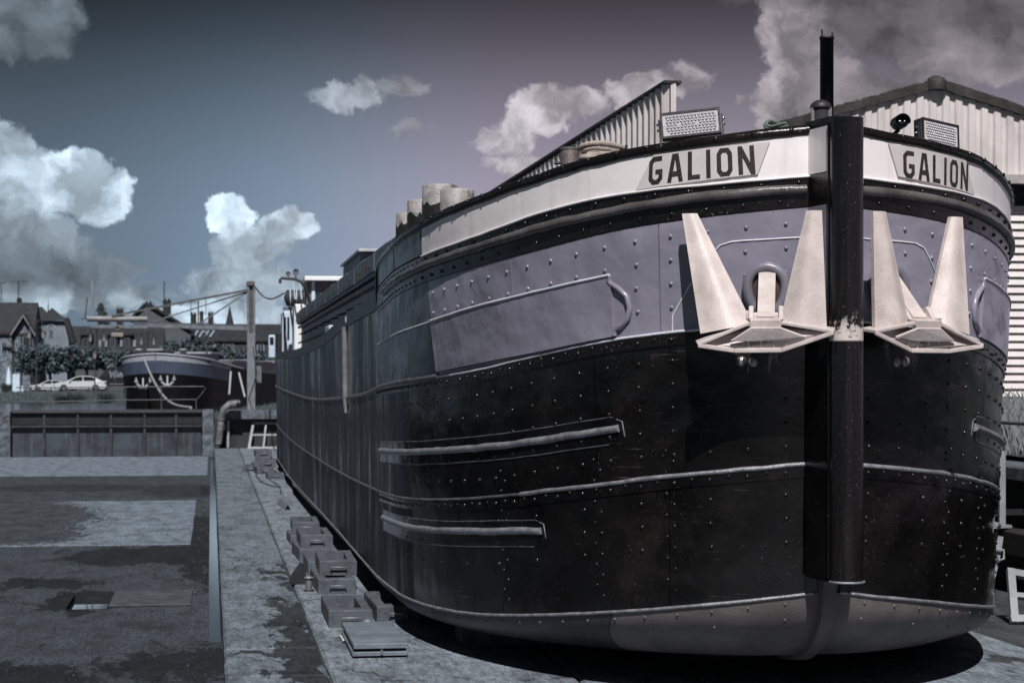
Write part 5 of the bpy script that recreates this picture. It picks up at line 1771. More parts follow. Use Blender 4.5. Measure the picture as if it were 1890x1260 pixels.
# gabled warehouse
YW2 = 36.0
W_ = lambda x, y: at(x, y, YW2)
ap = W_(1726, 152); le = W_(1455, 226)
slope = (ap.z - le.z) / (ap.x - le.x)
xr = ap.x + (ap.x - le.x) * 1.35
zb_ = W_(1865, 323).z
wsh = thing('warehouse', 'gabled warehouse of pale ribbed cladding with mossy verge right of the bow', 'warehouse', (ap.x, YW2, 1.7))
roofz = lambda x: ap.z - abs(x - ap.x) * slope
x = le.x + .1
k = 0
while x < xr:
    w = 1.02
    x1 = x + w
    f = corrugated((x, YW2 - .002 * (k % 2), 0), Vector((1, 0, 0)), w, lambda d: zb_, lambda d, x=x: roofz(x + d) - .02, .255, .045, Vector((0, -1, 0)))
    obj('wall_sheet', f, CLADS[random.randrange(3)], wsh)
    x = x1
    k += 1
for xa, xb in ((le.x - .3, ap.x), (ap.x, xr + .3)):
    za, zb2 = roofz(xa), roofz(xb)
    nseg = 22
    mb = MB()
    vv = []
    for i in range(nseg + 1):
        u = i / nseg
        xx, zz = xa + (xb - xa) * u, za + (zb2 - za) * u
        j0, j1 = random.uniform(-.012, .012), random.uniform(-.015, .025)
        for yy_, dz in ((YW2 - .12, -.12 + j0), (YW2 - .12, .05 + j1), (YW2 + .4, .06 + j1), (YW2 + .4, -.12)):
            vv.append((xx, yy_, zz + dz))
    fs = []
    for i in range(nseg):
        for q in range(4):
            fs.append((4 * i + q, 4 * (i + 1) + q, 4 * (i + 1) + (q + 1) % 4, 4 * i + (q + 1) % 4))
    mb.add(vv, fs)
    obj('verge', mb, CLADV, wsh)
    mo = MB()
    for _ in range(140):
        u = random.random()
        xx, zz = xa + (xb - xa) * u, za + (zb2 - za) * u + .05
        r_ = random.uniform(.015, .045)
        mo.lathe((xx, YW2 + random.uniform(-.1, .3), zz), [(r_, -.02), (r_ * .7, r_ * .5), (.003, r_ * .8)], 6)
    obj('moss', mo, mat('moss_dark', (.05, .05, .045), .95, var=.5, vscale=8), wsh, kind='stuff')
    rf = MB()
    rf.add([(xa, YW2 + .4, za + .02), (xb, YW2 + .4, zb2 + .02), (xb, YW2 + 40, zb2 + .02), (xa, YW2 + 40, za + .02)], [(0, 1, 2, 3)])
    obj('roof', rf, CLADV, wsh)
obj('ridge_cap', MB().lathe((ap.x, YW2 - .05, ap.z - .02), [(.20, -.14), (.20, .02), (.15, .09), (.06, .13), (.01, .14)], 12), CLADV, wsh)
obj('flashing', MB().box((le.x, YW2 - .12, zb_ - .17), (xr, YW2 + .02, zb_ - .002)), mat('flashing_pale', (.36, .33, .325), .6, var=.2, vscale=4), wsh)
# lower wall: broad horizontal boards, set back in the shade of the flashing
zlow = 1.6
nb = 27
hh = (zb_ - .55 - zlow) / nb
x0 = W_(1780, 500).x
bm = MB()
bm.add([(x0, YW2 + .30, -hh / 2 + .012), (xr, YW2 + .30, -hh / 2 + .012), (xr, YW2 + .36, hh / 2 - .004), (x0, YW2 + .36, hh / 2 - .004), (x0, YW2 + .40, -hh / 2 + .012), (xr, YW2 + .40, -hh / 2 + .012), (xr, YW2 + .40, hh / 2 - .004), (x0, YW2 + .40, hh / 2 - .004)],
       [(0, 1, 2, 3), (0, 4, 5, 1), (3, 2, 6, 7), (4, 7, 6, 5), (0, 3, 7, 4), (1, 5, 6, 2)])
bme = bm.mesh('board')
bme.materials.append(CLAD)
for i in range(nb):
    o = bpy.data.objects.new('board', bme)
    link(o, wsh)
    o.location = (0, 0, zlow + hh * (i + .5))
obj('recess', MB().box((le.x, YW2 + .42, 1.4), (xr, YW2 + .9, zb_)), TIMBER, wsh)


# ------------------------------------------------------------------ crane on the quay
YC = 66.5
Cc = lambda x, y, dy=0: at(x, y, YC + dy)
pb = Cc(462, 757)
cr = thing('jib_crane', 'old quay jib crane with timber post and long tubular arm', 'crane', (pb.x, YC, pb.z - .05))
x0, x1 = Cc(456, 700).x, Cc(471, 700).x
obj('post', MB().cbox((x0, YC - .12, pb.z - .2), (x1, YC + .12, Cc(462, 615).z), .01), WOODP, cr)
for xa, xb in ((456, 460), (467, 471)):
    obj('mast_channel', MB().box((Cc(xa, 600).x, YC - .10, Cc(462, 615).z), (Cc(xb, 600).x, YC + .10, Cc(462, 527).z)), CRANEL, cr)
obj('mast_web', MB().box((Cc(460, 600).x, YC - .03, Cc(462, 615).z), (Cc(467, 600).x, YC + .03, Cc(462, 527).z)), CRANE, cr)
obj('mast_head', MB().cbox((Cc(455, 520).x, YC - .14, Cc(462, 527).z), (Cc(470, 520).x, YC + .14, Cc(462, 519).z), .02), CRANE, cr)
def bar(name, p, q, w, m, dy=0.0):
    a_, b_ = Cc(*p, dy), Cc(*q, dy)
    d = (b_ - a_).normalized()
    u = Vector((-d.z, 0, d.x)) * w / 2
    obj(name, MB().prism([a_ - u, b_ - u, b_ + u, a_ + u], (0, -.05, 0), (0, .05, 0)), m, cr)
bar('jib_beam', (272, 600), (459, 606), .13, CRANEL)
bar('jib_flange', (272, 594.5), (459, 601), .03, CRANE, .02)
bar('jib_flange', (166, 602), (272, 603), .10, CRANEL)
a_, b_ = Cc(161, 588), Cc(272, 589)
obj('jib_tube', MB().tube([a_, b_], .095, 14), mat('jib_tube_pale', (.20, .20, .205), .5, var=.25, vscale=3, bump=.2, grime=.4, grimec=(.09, .085, .08)), cr)
bar('tie_bar', (206, 583), (458, 535), .07, CRANE, -.06)
bar('tie_bar', (280, 594), (458, 538), .04, CRANEL, .06)
bar('strut', (370, 596), (458, 538), .05, CRANEL, .0)
bar('strut', (366, 597), (366, 556), .05, CRANE, .0)
obj('stub_pole', MB().box((Cc(168.5, 580).x, YC - .03, Cc(170, 584).z), (Cc(172.5, 580).x, YC + .03, Cc(170, 517).z)), WOODP, cr)
bar('link', (157, 588), (161, 549), .04, CRANE, .1)
bar('link', (150, 588), (168, 589), .04, CRANE, .1)
t = thing('hoist_trolley', 'hook trolley hanging under the crane arm', 'hoist', tuple(Cc(216, 622)))
c = Cc(217, 606)
obj('wheel', MB().lathe((0, 0, 0), [(.07, -.05), (.09, -.04), (.09, .04), (.07, .05)], 14, Matrix.Translation(c) @ Matrix.Rotation(math.pi / 2, 4, 'X')), CRANE, t)
obj('body', MB().cbox((Cc(205, 622).x, YC - .12, Cc(216, 621).z), (Cc(228, 622).x, YC + .12, Cc(216, 614).z), .02), mat('hoist_pink', (.24, .215, .21), .6), t)
obj('hanger', MB().tube([c, Cc(216, 615)], .03, 8), CRANE, t)
obj('hoist_rope', MB().tube([Cc(216, 622), Cc(213, 700), Cc(208, 748)], .010, 5), CRANE, t)
# cable from crane head to the barge mast
a_, b_ = Cc(471, 530), at(524, 541, 47.4)
pts = [a_.lerp(b_, u) - Vector((0, 0, .25 * math.sin(math.pi * u))) for u in [k / 10 for k in range(11)]]
obj('power_cable', MB().tube(pts, .022, 6), STEELD, label='black cable strung from the crane head to the barge stern', cat='cable')
pts = [Cc(467, 640, -.15), Cc(474, 690, -.15), Cc(459, 735, -.15), Cc(466, 756, -.15)]
obj('rope', MB().tube([(p.x, p.y, p.z) for p in pts], .012, 5), STEELD, label='thin dark rope hanging down the crane post', cat='rope')
obj('notice_board', MB().box((Cc(472, 700).x, YC + .3, Cc(470, 706).z), (Cc(483, 700).x, YC + .34, Cc(470, 675).z)), CRANEL, label='blank grey board fixed behind the crane post', cat='board')

# ------------------------------------------------------------------ the moored barge beyond the gate
FWHITE = mat('far_white', (0.3, 0.33, 0.365), .5, var=.1)
FB = thing('barge', 'moored black and blue barge with white bulwark beyond the lock gate', 'barge', (-2.8, 100, .7))
o0 = at(287, 700, 100)
ang = R(14)
ax, lt = Vector((math.sin(ang), math.cos(ang), 0)), Vector((math.cos(ang), -math.sin(ang), 0))
def FP(side, s, z, off=0.0):
    a = min(s / 3.6, math.pi / 2)
    if s < 3.6 * math.pi / 2:
        b, d = 2.35 * math.sin(a) ** .75, 2.6 * (1 - math.cos(a))
    else:
        b, d = 2.35, 2.6 + (s - 3.6 * math.pi / 2)
    b = b * (1 - .03 * (3.6 - z)) + off
    p = o0 + ax * (d + .06 * (3.6 - z)) + lt * (side * b)
    return Vector((p.x, p.y, z))
f_top = curve([(0, 3.66), (4, 3.42), (9, 3.12), (16, 2.8), (40, 2.7)])
f_wh = curve([(0, 3.34), (4, 3.14), (9, 2.92), (16, 2.7), (40, 2.6)])
f_bl = curve([(0, 2.72), (4, 2.52), (9, 2.32), (16, 2.2), (40, 2.1)])
def fband(side, s0, s1, lo, hi, off=0.0):
    n_ = max(2, int((s1 - s0) / .5))
    vv = []
    for i in range(n_ + 1):
        s = s0 + (s1 - s0) * i / n_
        vv += [FP(side, s, lo(s), off), FP(side, s, hi(s), off)]
    return MB().add(vv, [(2 * i, 2 * i + 2, 2 * i + 3, 2 * i + 1) for i in range(n_)], True)
for side in (-1, 1):
    obj('hull_side', fband(side, 0, 34, lambda s: .7, f_bl), FBLACK, FB)
    obj('blue_band', fband(side, 0, 9.2, f_bl, f_wh), BLUEB, FB)
    obj('hull_side', fband(side, 9.2, 34, f_bl, f_top), FBLACK, FB)
    obj('bulwark', fband(side, 0, 9.2, f_wh, f_top, .02), FWHITE, FB)
    obj('rail', MB().tube([FP(side, s, f_top(s) + .01, .02) for s in np.linspace(0, 12, 30)], .05, 6), FWHITE, FB)
    for s in ((7.0, 7.7, 4.2) if side > 0 else (6.2, 6.8)):
        mbx = fband(side, s, s + .45, lambda q: f_wh(q) + .12, lambda q: f_wh(q) + .24, .03)
        obj('scupper', mbx, STEELD, FB)
vv = []
for s in np.linspace(.2, 34, 40):
    vv += [FP(-1, s, f_top(s) - .3), FP(1, s, f_top(s) - .3)]
obj('deck', MB().add(vv, [(2 * i, 2 * i + 2, 2 * i + 3, 2 * i + 1) for i in range(39)]), STEEL, FB)
def fbox(name, d0, d1, b0, b1, z0, z1, m):
    A = [o0 + ax * d + lt * b for d, b in ((d0, b0), (d0, b1), (d1, b1), (d1, b0))]
    obj(name, MB().prism([(p.x, p.y, 0) for p in A], (0, 0, z0), (0, 0, z1)), m, FB)
fbox('winch', 2.2, 3.2, -.6, .1, 3.0, 3.85, STEELD)
fbox('winch_cover', 2.0, 3.3, -1.0, -.2, 3.86, 3.95, FWHITE)
fbox('deck_house', 4.2, 6.5, -.2, 1.6, 2.9, 3.72, RENDERW)
fbox('deck_house_roof', 4.0, 6.7, -.4, 1.8, 3.722, 3.82, FWHITE)
fbox('hatch_cover', 9.0, 30, -1.7, 1.7, 2.6, 3.38, mat('far_hatch', (.075, .078, .084), .5, var=.2, vscale=.8))
for k in range(6):
    fbox('hatch_top', 9.2 + 3.4 * k, 12.3 + 3.4 * k, -1.75, 1.75, 3.382, 3.46 + .05 * (k % 2), FWHITE if k % 2 else STEEL)
for d, b in ((1.6, -1.3), (1.9, .9)):
    c = o0 + ax * d + lt * b
    obj('bollard', MB().lathe((c.x, c.y, 0), [(.16, 3.0), (.16, 3.85), (.2, 3.86), (.2, 3.93), (.02, 3.95)], 12), FWHITE, FB)
c0, c1 = o0 + ax * 7 + lt * .9, at(378, 612, 102)
obj('derrick', MB().tube([(c0.x, c0.y, 3.1), (c1.x, c1.y, c1.z)], .05, 6), RENDERW, FB)
obj('derrick_foot', MB().lathe((c0.x, c0.y, 0), [(.4, 2.9), (.12, 3.75)], 10), STEELD, FB)


def small_anchor(px, py, label):
    c = at(px, py, 98.2)
    k_ = .62
    V3 = lambda x, y, z: Vector((x * k_, y, z * k_))
    t = thing('anchor', label, 'anchor', tuple(c), 'anchors on the moored barge')
    for s_ in (-1, 1):
        path = [c + V3(*(s_ * r_, -.15, z)) for r_, z in ((0, -.38), (.25, -.32), (.46, -.08), (.52, .18))]
        obj('arm', MB().tube(path, [.07, .07, .06, .035], 8), FWHITE, t)
        obj('palm', MB().prism([c + V3(*(s_ * .36, -.2, .0)), c + V3(*(s_ * .66, -.2, .05)), c + V3(*(s_ * .52, -.2, .46))], (0, -.04, 0), (0, .06, 0)), FWHITE, t)
    obj('shank', MB().tube([c + V3(*(0, -.12, -.40)), c + V3(*(0, .1, .35))], .045, 8), FWHITE, t)
    obj('crown', MB().tube([c + V3(*(-.3, -.15, -.42)), c + V3(*(.3, -.15, -.42))], .045, 8), FWHITE, t)


small_anchor(264, 706, 'left of the two white anchors on the moored barge bow')
small_anchor(309, 702, 'right of the two white anchors on the moored barge bow')
a_, b_ = at(266, 663, 99), at(352, 752, 70)
pts = [a_.lerp(b_, u) - Vector((0, 0, .7 * math.sin(math.pi * u))) for u in [k / 14 for k in range(15)]]
obj('mooring_rope', MB().tube(pts, .055, 6), ROPEW, label='thick pale mooring rope from the moored barge bow to the quay', cat='rope')
for (xa, ya, xb, yb), lb in (((426, 686, 423, 728), 'white fender pole beside the moored barge, left one'), ((441, 688, 452, 733), 'white fender pole leaning near the crane post')):
    a_, b_ = at(xa, ya, 90), at(xb, yb, 89)
    obj('fender_pole', MB().tube([a_, b_], .05, 6), FWHITE, label=lb, cat='pole')
c = at(347, 750, 68)
obj('mooring_bollard', MB().lathe((c.x, 68, 1.0), [(.16, 0), (.13, .25), (.2, .3), (.18, .38), (.02, .4)], 12), STEELD, label='dark iron mooring bollard on the quay holding the pale rope', cat='bollard')


# ------------------------------------------------------------------ the town across the canal
ZS = 1.34                                    # street level


def pbox(name, x0, y0, x1, y1, Y, d, m, parent, front=0.0, **kw):
    """a box seen at photo rectangle x0,y0 (top left) .. x1,y1 (bottom right) on plane Y, d metres deep"""
    a_, b_ = at(x0, y1, Y), at(x1, y0, Y)
    return obj(name, MB().box((a_.x, Y - front, a_.z), (b_.x, Y - front + d, b_.z)), m, parent, **kw)


def window(parent, x0, y0, x1, y1, Y, frame=RENDERW, pane=GLASS):
    f = pbox('window', x0, y0, x1, y1, Y, .10, frame, parent, front=.06)
    e = (x1 - x0) * .18
    mx = (x0 + x1) / 2
    for xa, xb in ((x0 + e, mx - e * .3), (mx + e * .3, x1 - e)):
        pbox('pane', xa, y0 + e, xb, y1 - e, Y, .03, pane, f, front=.075)


def ridge_x(parent, x0, x1, ye, yr, Y, depth, m, name='roof', hip_r=0.0, over=.3):
    """roof with its ridge across the view"""
    e0, e1 = at(x0, ye, Y), at(x1, ye, Y)
    r_ = at((x0 + x1) / 2, yr, Y + depth / 2).z
    xa, xb = e0.x, e1.x
    hr = hip_r
    A = [(xa, Y - over, e0.z), (xb, Y - over, e0.z), (xb - hr, Y + depth / 2, r_), (xa, Y + depth / 2, r_), (xa, Y + depth + over, e0.z), (xb, Y + depth + over, e0.z)]
    lo = [(x, y, z - .18) for x, y, z in A]
    fs = [(0, 1, 2, 3), (3, 2, 5, 4), (1, 5, 2), (0, 3, 4), (0, 6, 7, 1), (4, 5, 11, 10), (6, 10, 11, 7)]
    return obj(name, MB().add(A + lo, fs), m, parent)


def chimney(parent, x, yt, yb, w, Y):
    c = pbox('chimney', x - w / 2, yt + 3, x + w / 2, yb, Y, .7, BRICK, parent)
    pbox('chimney_cap', x - w / 2 - 1, yt + 1.6, x + w / 2 + 1, yt + 3, Y, .8, BRICK, c, front=.05)
    for k in (-.25, .25):
        a_ = at(x + k * w, yt + 1.6, Y)
        obj('chimney_pot', MB().cyl((a_.x, Y + .3, a_.z), (a_.x, Y + .3, a_.z + .22), .11, 8), BRICK, c)


# half-timbered house at the left edge
Y1 = 189
h1 = thing('half_timbered_house', 'half-timbered rubble house with steep tiled roof at the far left edge', 'house', (at(30, 722, Y1).x, Y1, ZS))
pbox('wall', -40, 612, 62, 724, Y1, 8, RUBBLE, h1)
ridge_x(h1, -45, 64, 613, 558, Y1, 8, TILE, hip_r=.0)
# cross gable with barge boards
g0, g1, ga = at(20, 618, Y1 - 1.2), at(66, 618, Y1 - 1.2), at(44, 584, Y1 - 1.2)
obj('gable_wall', MB().prism([(g0.x + .2, Y1 - 1.2, ZS), (g1.x - .2, Y1 - 1.2, ZS), (g1.x - .2, Y1 - 1.2, g0.z), (ga.x, Y1 - 1.2, ga.z - .3), (g0.x + .2, Y1 - 1.2, g0.z)], (0, 0, 0), (0, 1.2, 0)), RUBBLE, h1)
for p, q in ((g0, ga), (g1, ga)):
    A = [Vector((p.x, Y1 - 1.7, p.z - .15)), Vector((q.x, Y1 - 1.7, q.z)), Vector((q.x, Y1 - 1.7, q.z + .25)), Vector((p.x, Y1 - 1.7, p.z + .1))]
    obj('gable_roof', MB().prism(A, (0, 0, 0), (0, 4, 0)), TILE, h1)
    obj('barge_board', MB().prism(A, (0, -.12, -.05), (0, -.01, -.05)), mat('barge_board_pale', (.17, .175, .185), .7), h1)
for x0, y0, x1, y1 in ((22, 620, 27, 722), (38, 620, 41, 722), (56, 610, 60, 722), (20, 648, 64, 652), (20, 615, 66, 619), (0, 612, 22, 617)):
    pbox('timber', x0, y0, x1, y1, Y1 - 1.2, .12, TIMBER, h1, front=.06)
window(h1, 43, 622, 54, 645, Y1 - 1.22, TIMBER)
window(h1, 44, 660, 55, 690, Y1 - 1.22, TIMBER)
window(h1, 2, 630, 14, 655, Y1)
chimney(h1, 35, 552, 562, 8, Y1 + 4)
for x, yt, yb, arm in ((34, 519, 556, 12), (2, 522, 556, 6)):
    a_, b_ = at(x, yb, Y1 + 4), at(x, yt, Y1 + 4)
    an = thing('tv_antenna', 'rooftop aerial on a thin mast above the half-timbered house' + (', with arrow-like boom' if arm > 8 else ', at the picture edge'), 'antenna', tuple(a_), 'roof aerials')
    obj('mast', MB().tube([a_, b_], .045, 5), STEELD, an)
    c0, c1 = at(x - arm, yt, Y1 + 4), at(x + arm * 1.3, yt, Y1 + 4)
    obj('boom', MB().tube([c0, c1], .035, 5), STEELD, an)
    for k in range(5):
        c = c0.lerp(c1, k / 4)
        obj('element', MB().tube([c - Vector((0, .4, .12)), c + Vector((0, .4, .12))], .022, 4), STEELD, an)

# house with clipped gable
Y2 = 196
h2 = thing('gabled_house', 'pale house with clipped gable and pointed finial behind the half-timbered one', 'house', (at(95, 722, Y2).x, Y2, ZS))
pbox('side_wall', 20, 610, 70, 722, Y2 + 1.5, 6, RENDERG, h2)
ridge_x(h2, 10, 122, 622, 566, Y2 + 1.2, 8, TILE, hip_r=2.6)
wp = [(66, 722), (127, 722), (127, 628), (117, 592), (76, 592), (66, 618)]
obj('gable_wall', MB().prism([at(x, y, Y2) for x, y in wp], (0, 0, 0), (0, 3, 0)), RENDERW, h2)
for pq in (((117, 588), (131, 634)), ((76, 588), (62, 628))):
    p, q = at(*pq[0], Y2 - .4), at(*pq[1], Y2 - .4)
    d = Vector((.35, 0, .12)) if pq[0][0] > 100 else Vector((-.35, 0, .12))
    obj('verge_roof', MB().prism([p, q, q + d, p + d], (0, 0, 0), (0, 3.4, 0)), TILE, h2)
hp_ = [at(72, 591, Y2 - .4), at(121, 591, Y2 - .4), at(96, 570, Y2 + 2.0)]
obj('hip_roof', MB().prism(hp_, (0, 0, 0), (0, .1, .12)), TILE, h2)
obj('finial', MB().cyl(at(89, 588, Y2 + 2), at(89, 552, Y2 + 2), .09, 6, .01), STEELD, h2)
window(h2, 91, 608, 98, 622, Y2, RENDERW)
aw = [at(89 + 5.5 + 7 * math.cos(a), 606 - 7 * math.sin(a), Y2 - .02) for a in [math.pi * k / 8 for k in range(9)]]
obj('window_arch', MB().tube(aw, .06, 5), mat('trim_pale', (.33, .345, .36), .7), h2)
for x in range(70, 126, 5):
    pbox('batten', x, 594 if 76 < x < 117 else 620, x + .7, 660, Y2, .04, RENDERG, h2, front=.04)

# long slate house with dormers
Y3 = 206
h3 = thing('slate_house', 'long low house under a dark slate roof with dormers, behind the trimmed trees', 'house', (at(190, 722, Y3).x, Y3, ZS))
pbox('wall', 120, 646, 300, 722, Y3, 8, RENDERG, h3)
ridge_x(h3, 118, 302, 648, 602, Y3, 9, SLATE)
for x in (158, 208, 234):
    dm = pbox('dormer', x - 9, 618, x + 9, 640, Y3, 4, SLATE, h3, front=-.6)
    pbox('dormer_roof', x - 12, 615, x + 12, 618.5, Y3, 5, SLATE, dm, front=-.3)
    window(h3, x - 5, 622, x + 5, 640, Y3 + .55, RENDERG)
tw = [at(124, 646, Y3 - 6), at(150, 646, Y3 - 6), at(124, 616, Y3 - 6)]
obj('gable_end', MB().prism(tw, (0, 0, 0), (0, .4, 0)), mat('render_bright', (.34, .355, .37), .85, var=.08), h3)
for x in (183, 194, 222, 246):
    p0, p1 = at(x, 640, Y3 + 1), at(x + 6, 628, Y3 + 2.2)
    obj('rooflight', MB().box((p0.x, Y3 + .2, p0.z), (p1.x, Y3 + .6, p1.z)), RENDERW, h3)
chimney(h3, 221, 570, 604, 12, Y3 + 4)
# grey gabled house in the middle
Y4 = 218
h4 = thing('grey_gabled_house', 'grey rendered house with broad gable and two chimneys behind the crane arm', 'house', (at(300, 722, Y4).x, Y4, ZS))
gw = [(246, 722), (352, 722), (352, 612), (280, 568), (262, 568), (246, 590)]
obj('gable_wall', MB().prism([at(x, y, Y4) for x, y in gw], (0, 0, 0), (0, 8, 0)), RENDERG, h4)
for p, q in (((276, 564), (358, 614)), ((266, 564), (238, 592))):
    a_, b_ = at(*p, Y4 - .4), at(*q, Y4 - .4)
    obj('roof_slope', MB().prism([a_, b_, b_ + Vector((0, 0, .3)), a_ + Vector((0, 0, .3))], (0, 0, 0), (0, 9, 0)), SLATE, h4)
chimney(h4, 274, 558, 572, 14, Y4 + 2)
chimney(h4, 308, 553, 580, 15, Y4 + 1)
a_, b_ = at(303, 556, Y4 + 1), at(303, 519, Y4 + 1)
obj('pole', MB().tube([a_, b_], .06, 5), STEELD, h4)
# long roof on the right
Y5 = 226
h5 = thing('terrace_house', 'long dark-roofed terrace with rooflights behind the crane post', 'house', (at(430, 722, Y5).x, Y5, ZS))
pbox('wall', 330, 624, 640, 722, Y5, 8, mat('terrace_wall', (0.045, 0.045, 0.0468), .85, var=.3, vscale=1.5, bump=.3), h5)
ridge_x(h5, 326, 645, 627, 598, Y5, 9, SLATE)
for x in (356, 366, 376, 386):
    p0, p1 = at(x, 622, Y5), at(x + 7, 611, Y5 + 2)
    obj('rooflight', MB().prism([p0, p0 + Vector((.22, 0, 0)), p1 + Vector((.22, 0, 0)), p1], (0, -.15, 0), (0, .05, .1)), RENDERW, h5)
for x0, y0, x1, y1 in ((411, 632, 421, 652), (424, 632, 432, 652), (474, 632, 488, 655), (340, 634, 350, 652)):
    window(h5, x0, y0, x1, y1, Y5, RENDERW)
for x in range(335, 520, 6):
    pbox('cornice_tooth', x, 627, x + 3, 630, Y5, .2, BRICK, h5, front=.2)
for x, yt, w in ((357, 578, 11), (372, 576, 7), (389, 577, 10)):
    chimney(h5, x, yt, 600, w, Y5 + 4)
for x in (352, 380):
    a_, b_ = at(x, 580, Y5 + 4), at(x, 552, Y5 + 4)
    obj('aerial', MB().tube([a_, b_], .04, 5), STEELD, h5)
# church spire far off
c = at(424, 600, 420)
sp2 = thing('church_spire', 'thin dark church spire far behind the terrace roofs', 'spire', (c.x, 420, 1))
obj('tower', MB().box((c.x - .9, 419, 1), (c.x + .9, 421, c.z)), SLATE, sp2)
obj('spire', MB().cyl((c.x, 420.3, c.z), (c.x, 420.3, at(424, 564, 420).z), .9, 8, .05, smooth=False), SLATE, sp2)


# ------------------------------------------------------------------ trees and shrubs
def leaf_cloud(mbx, rnd, centre, rad, count, size):
    for _ in range(count):
        while True:
            v = Vector((rnd.uniform(-1, 1), rnd.uniform(-1, 1), rnd.uniform(-1, 1)))
            if .25 < v.length < 1:
                break
        p = centre + Vector((v.x * rad[0], v.y * rad[1], v.z * rad[2]))
        n_ = (v.normalized() + Vector((rnd.uniform(-.7, .7), rnd.uniform(-.7, .7), rnd.uniform(-.2, .9)))).normalized()
        t_ = n_.orthogonal().normalized()
        b_ = n_.cross(t_)
        a = rnd.uniform(0, 6.28)
        u = (t_ * math.cos(a) + b_ * math.sin(a)) * size * rnd.uniform(.6, 1.3)
        w = n_.cross(u).normalized() * size * .55 * rnd.uniform(.6, 1.3)
        mbx.add([p - u, p + w, p + u, p - w], [(0, 1, 2, 3)])


def tree(name, label, px, y_top, y_bot, y_base, hw, Y, group, m=LEAF, seed=0, clumps=26, per=52, size=.15, box=True):
    rnd = random.Random(seed)
    base = at(px, y_base, Y)
    base.z = max(ZS - .3, base.z)
    zt, zb = at(px, y_top, Y).z, at(px, y_bot, Y).z
    sc = Y / FPX
    w = hw * sc
    t = thing(name, label, 'tree', tuple(base), group)
    tr = MB().tube([base, (base.x + .05, Y, (base.z + zb) / 2), (base.x, Y, zb + .3)], [.17, .13, .12], 8)
    for k in range(5):
        a = k * 1.257 + rnd.random()
        tr.tube([(base.x, Y, zb - .1), (base.x + math.cos(a) * w * .35, Y + math.sin(a) * w * .35, zb + (zt - zb) * .35), (base.x + math.cos(a) * w * .75, Y + math.sin(a) * w * .6, zb + (zt - zb) * .7)], [.08, .06, .03], 6)
    obj('trunk', tr, BARK, t)
    cw = MB()
    c = Vector((base.x, Y, (zt + zb) / 2))
    hz = (zt - zb) / 2
    for _ in range(clumps):
        if box:
            v = Vector((rnd.uniform(-1, 1), rnd.uniform(-1, 1), rnd.uniform(-1, 1)))
        else:
            v = Vector((rnd.gauss(0, .45), rnd.gauss(0, .45), rnd.gauss(0, .45)))
        r_ = rnd.uniform(.24, .42)
        p = c + Vector((v.x * w * .8, v.y * w * .7, v.z * hz * .72))
        leaf_cloud(cw, rnd, p, (r_ * w, r_ * w, r_ * hz * 1.15), per, size)
    obj('crown', cw, m, t)
    return t


lt_ = ['leftmost trimmed lime tree, in front of the half-timbered house', 'trimmed lime tree second from the left, above the small white car', 'trimmed lime tree above the white saloon car', 'trimmed lime tree left of the street lantern', 'trimmed lime tree above the dark van', 'trimmed lime tree nearest the moored barge in the row']
for k, (px, yt, yb, hw) in enumerate(((58, 634, 692, 24), (92, 632, 690, 25), (126, 636, 688, 24), (160, 640, 684, 22), (196, 644, 682, 22), (236, 646, 680, 24))):
    tree('lime_tree', lt_[k], px, yt, yb, 723, hw + 6, 183.5 + (k % 2) * 1.0, 'trimmed lime trees along the street', seed=10 + k, clumps=44, per=60, size=.16)
lt_ = ['leafy tree behind the left deckhouse of the moored barge', 'tallest leafy tree behind the moored barge', 'leafy tree behind the moored barge, left of the crane post', 'leafy tree half hidden by the crane post', 'leafy shrubby tree between crane post and black barge']
for k, (px, yt, yb, hw, yb2) in enumerate(((316, 628, 668, 20, 712), (350, 622, 672, 24, 712), (394, 628, 674, 24, 712), (436, 636, 680, 22, 712), (482, 642, 686, 20, 712))):
    tree('leafy_tree', lt_[k], px, yt, yb, yb2, hw, 150 + 2 * (k % 2), 'trees behind the moored barge', seed=30 + k, clumps=34, per=60, size=.14, box=False)
# conifer behind the roofs
c = at(187, 604, 232)
t = thing('conifer', 'dark ragged conifer top showing above the slate roof', 'tree', (c.x, 232, ZS))
obj('trunk', MB().cyl((c.x, 232, ZS), (c.x, 232, at(187, 562, 232).z), .2, 6, .03), BARK, t)
mb = MB()
rnd = random.Random(5)
for k in range(16):
    z = at(187, 610 - 3.1 * k, 232).z
    leaf_cloud(mb, rnd, Vector((c.x + rnd.uniform(-.25, .25), 232, z)), (1.05 - .05 * k, .9 - .045 * k, .3), 60, .16)
obj('crown', mb, LEAFD, t)


def shrub(label, px, yt, yb, hw, Y, seed, m=LEAFD, spiky=True):
    rnd = random.Random(seed)
    b = at(px, yb, Y); h = at(px, yt, Y).z - b.z
    w = hw * Y / FPX
    mbx = MB()
    for _ in range(420):
        a = rnd.uniform(0, 6.28); r0 = rnd.random() ** .5 * w * .5
        x, y = b.x + math.cos(a) * r0, Y + math.sin(a) * r0 * .6
        l = rnd.uniform(.55, 1.1)
        tx, ty, tz = x + math.cos(a) * w * .7 * l * rnd.random(), y + math.sin(a) * w * .5 * rnd.random(), b.z + h * l * rnd.uniform(.6, 1.0)
        mx_, my_, mz_ = (x + tx) / 2, (y + ty) / 2, b.z + (tz - b.z) * .65
        d = .035
        mbx.add([(x - d, y, b.z - .1), (x + d, y, b.z - .1), (mx_ + d, my_, mz_), (mx_ - d, my_, mz_), (tx, ty, tz)], [(0, 1, 2, 3), (3, 2, 4)])
    t = thing('shrub', label, 'shrub', tuple(b), 'shrubs on the far bank')
    obj('foliage', mbx, m, t)
    obj('stem', MB().cyl((b.x, Y, b.z - .2), (b.x, Y, b.z + h * .5), .05, 6), BARK, t)


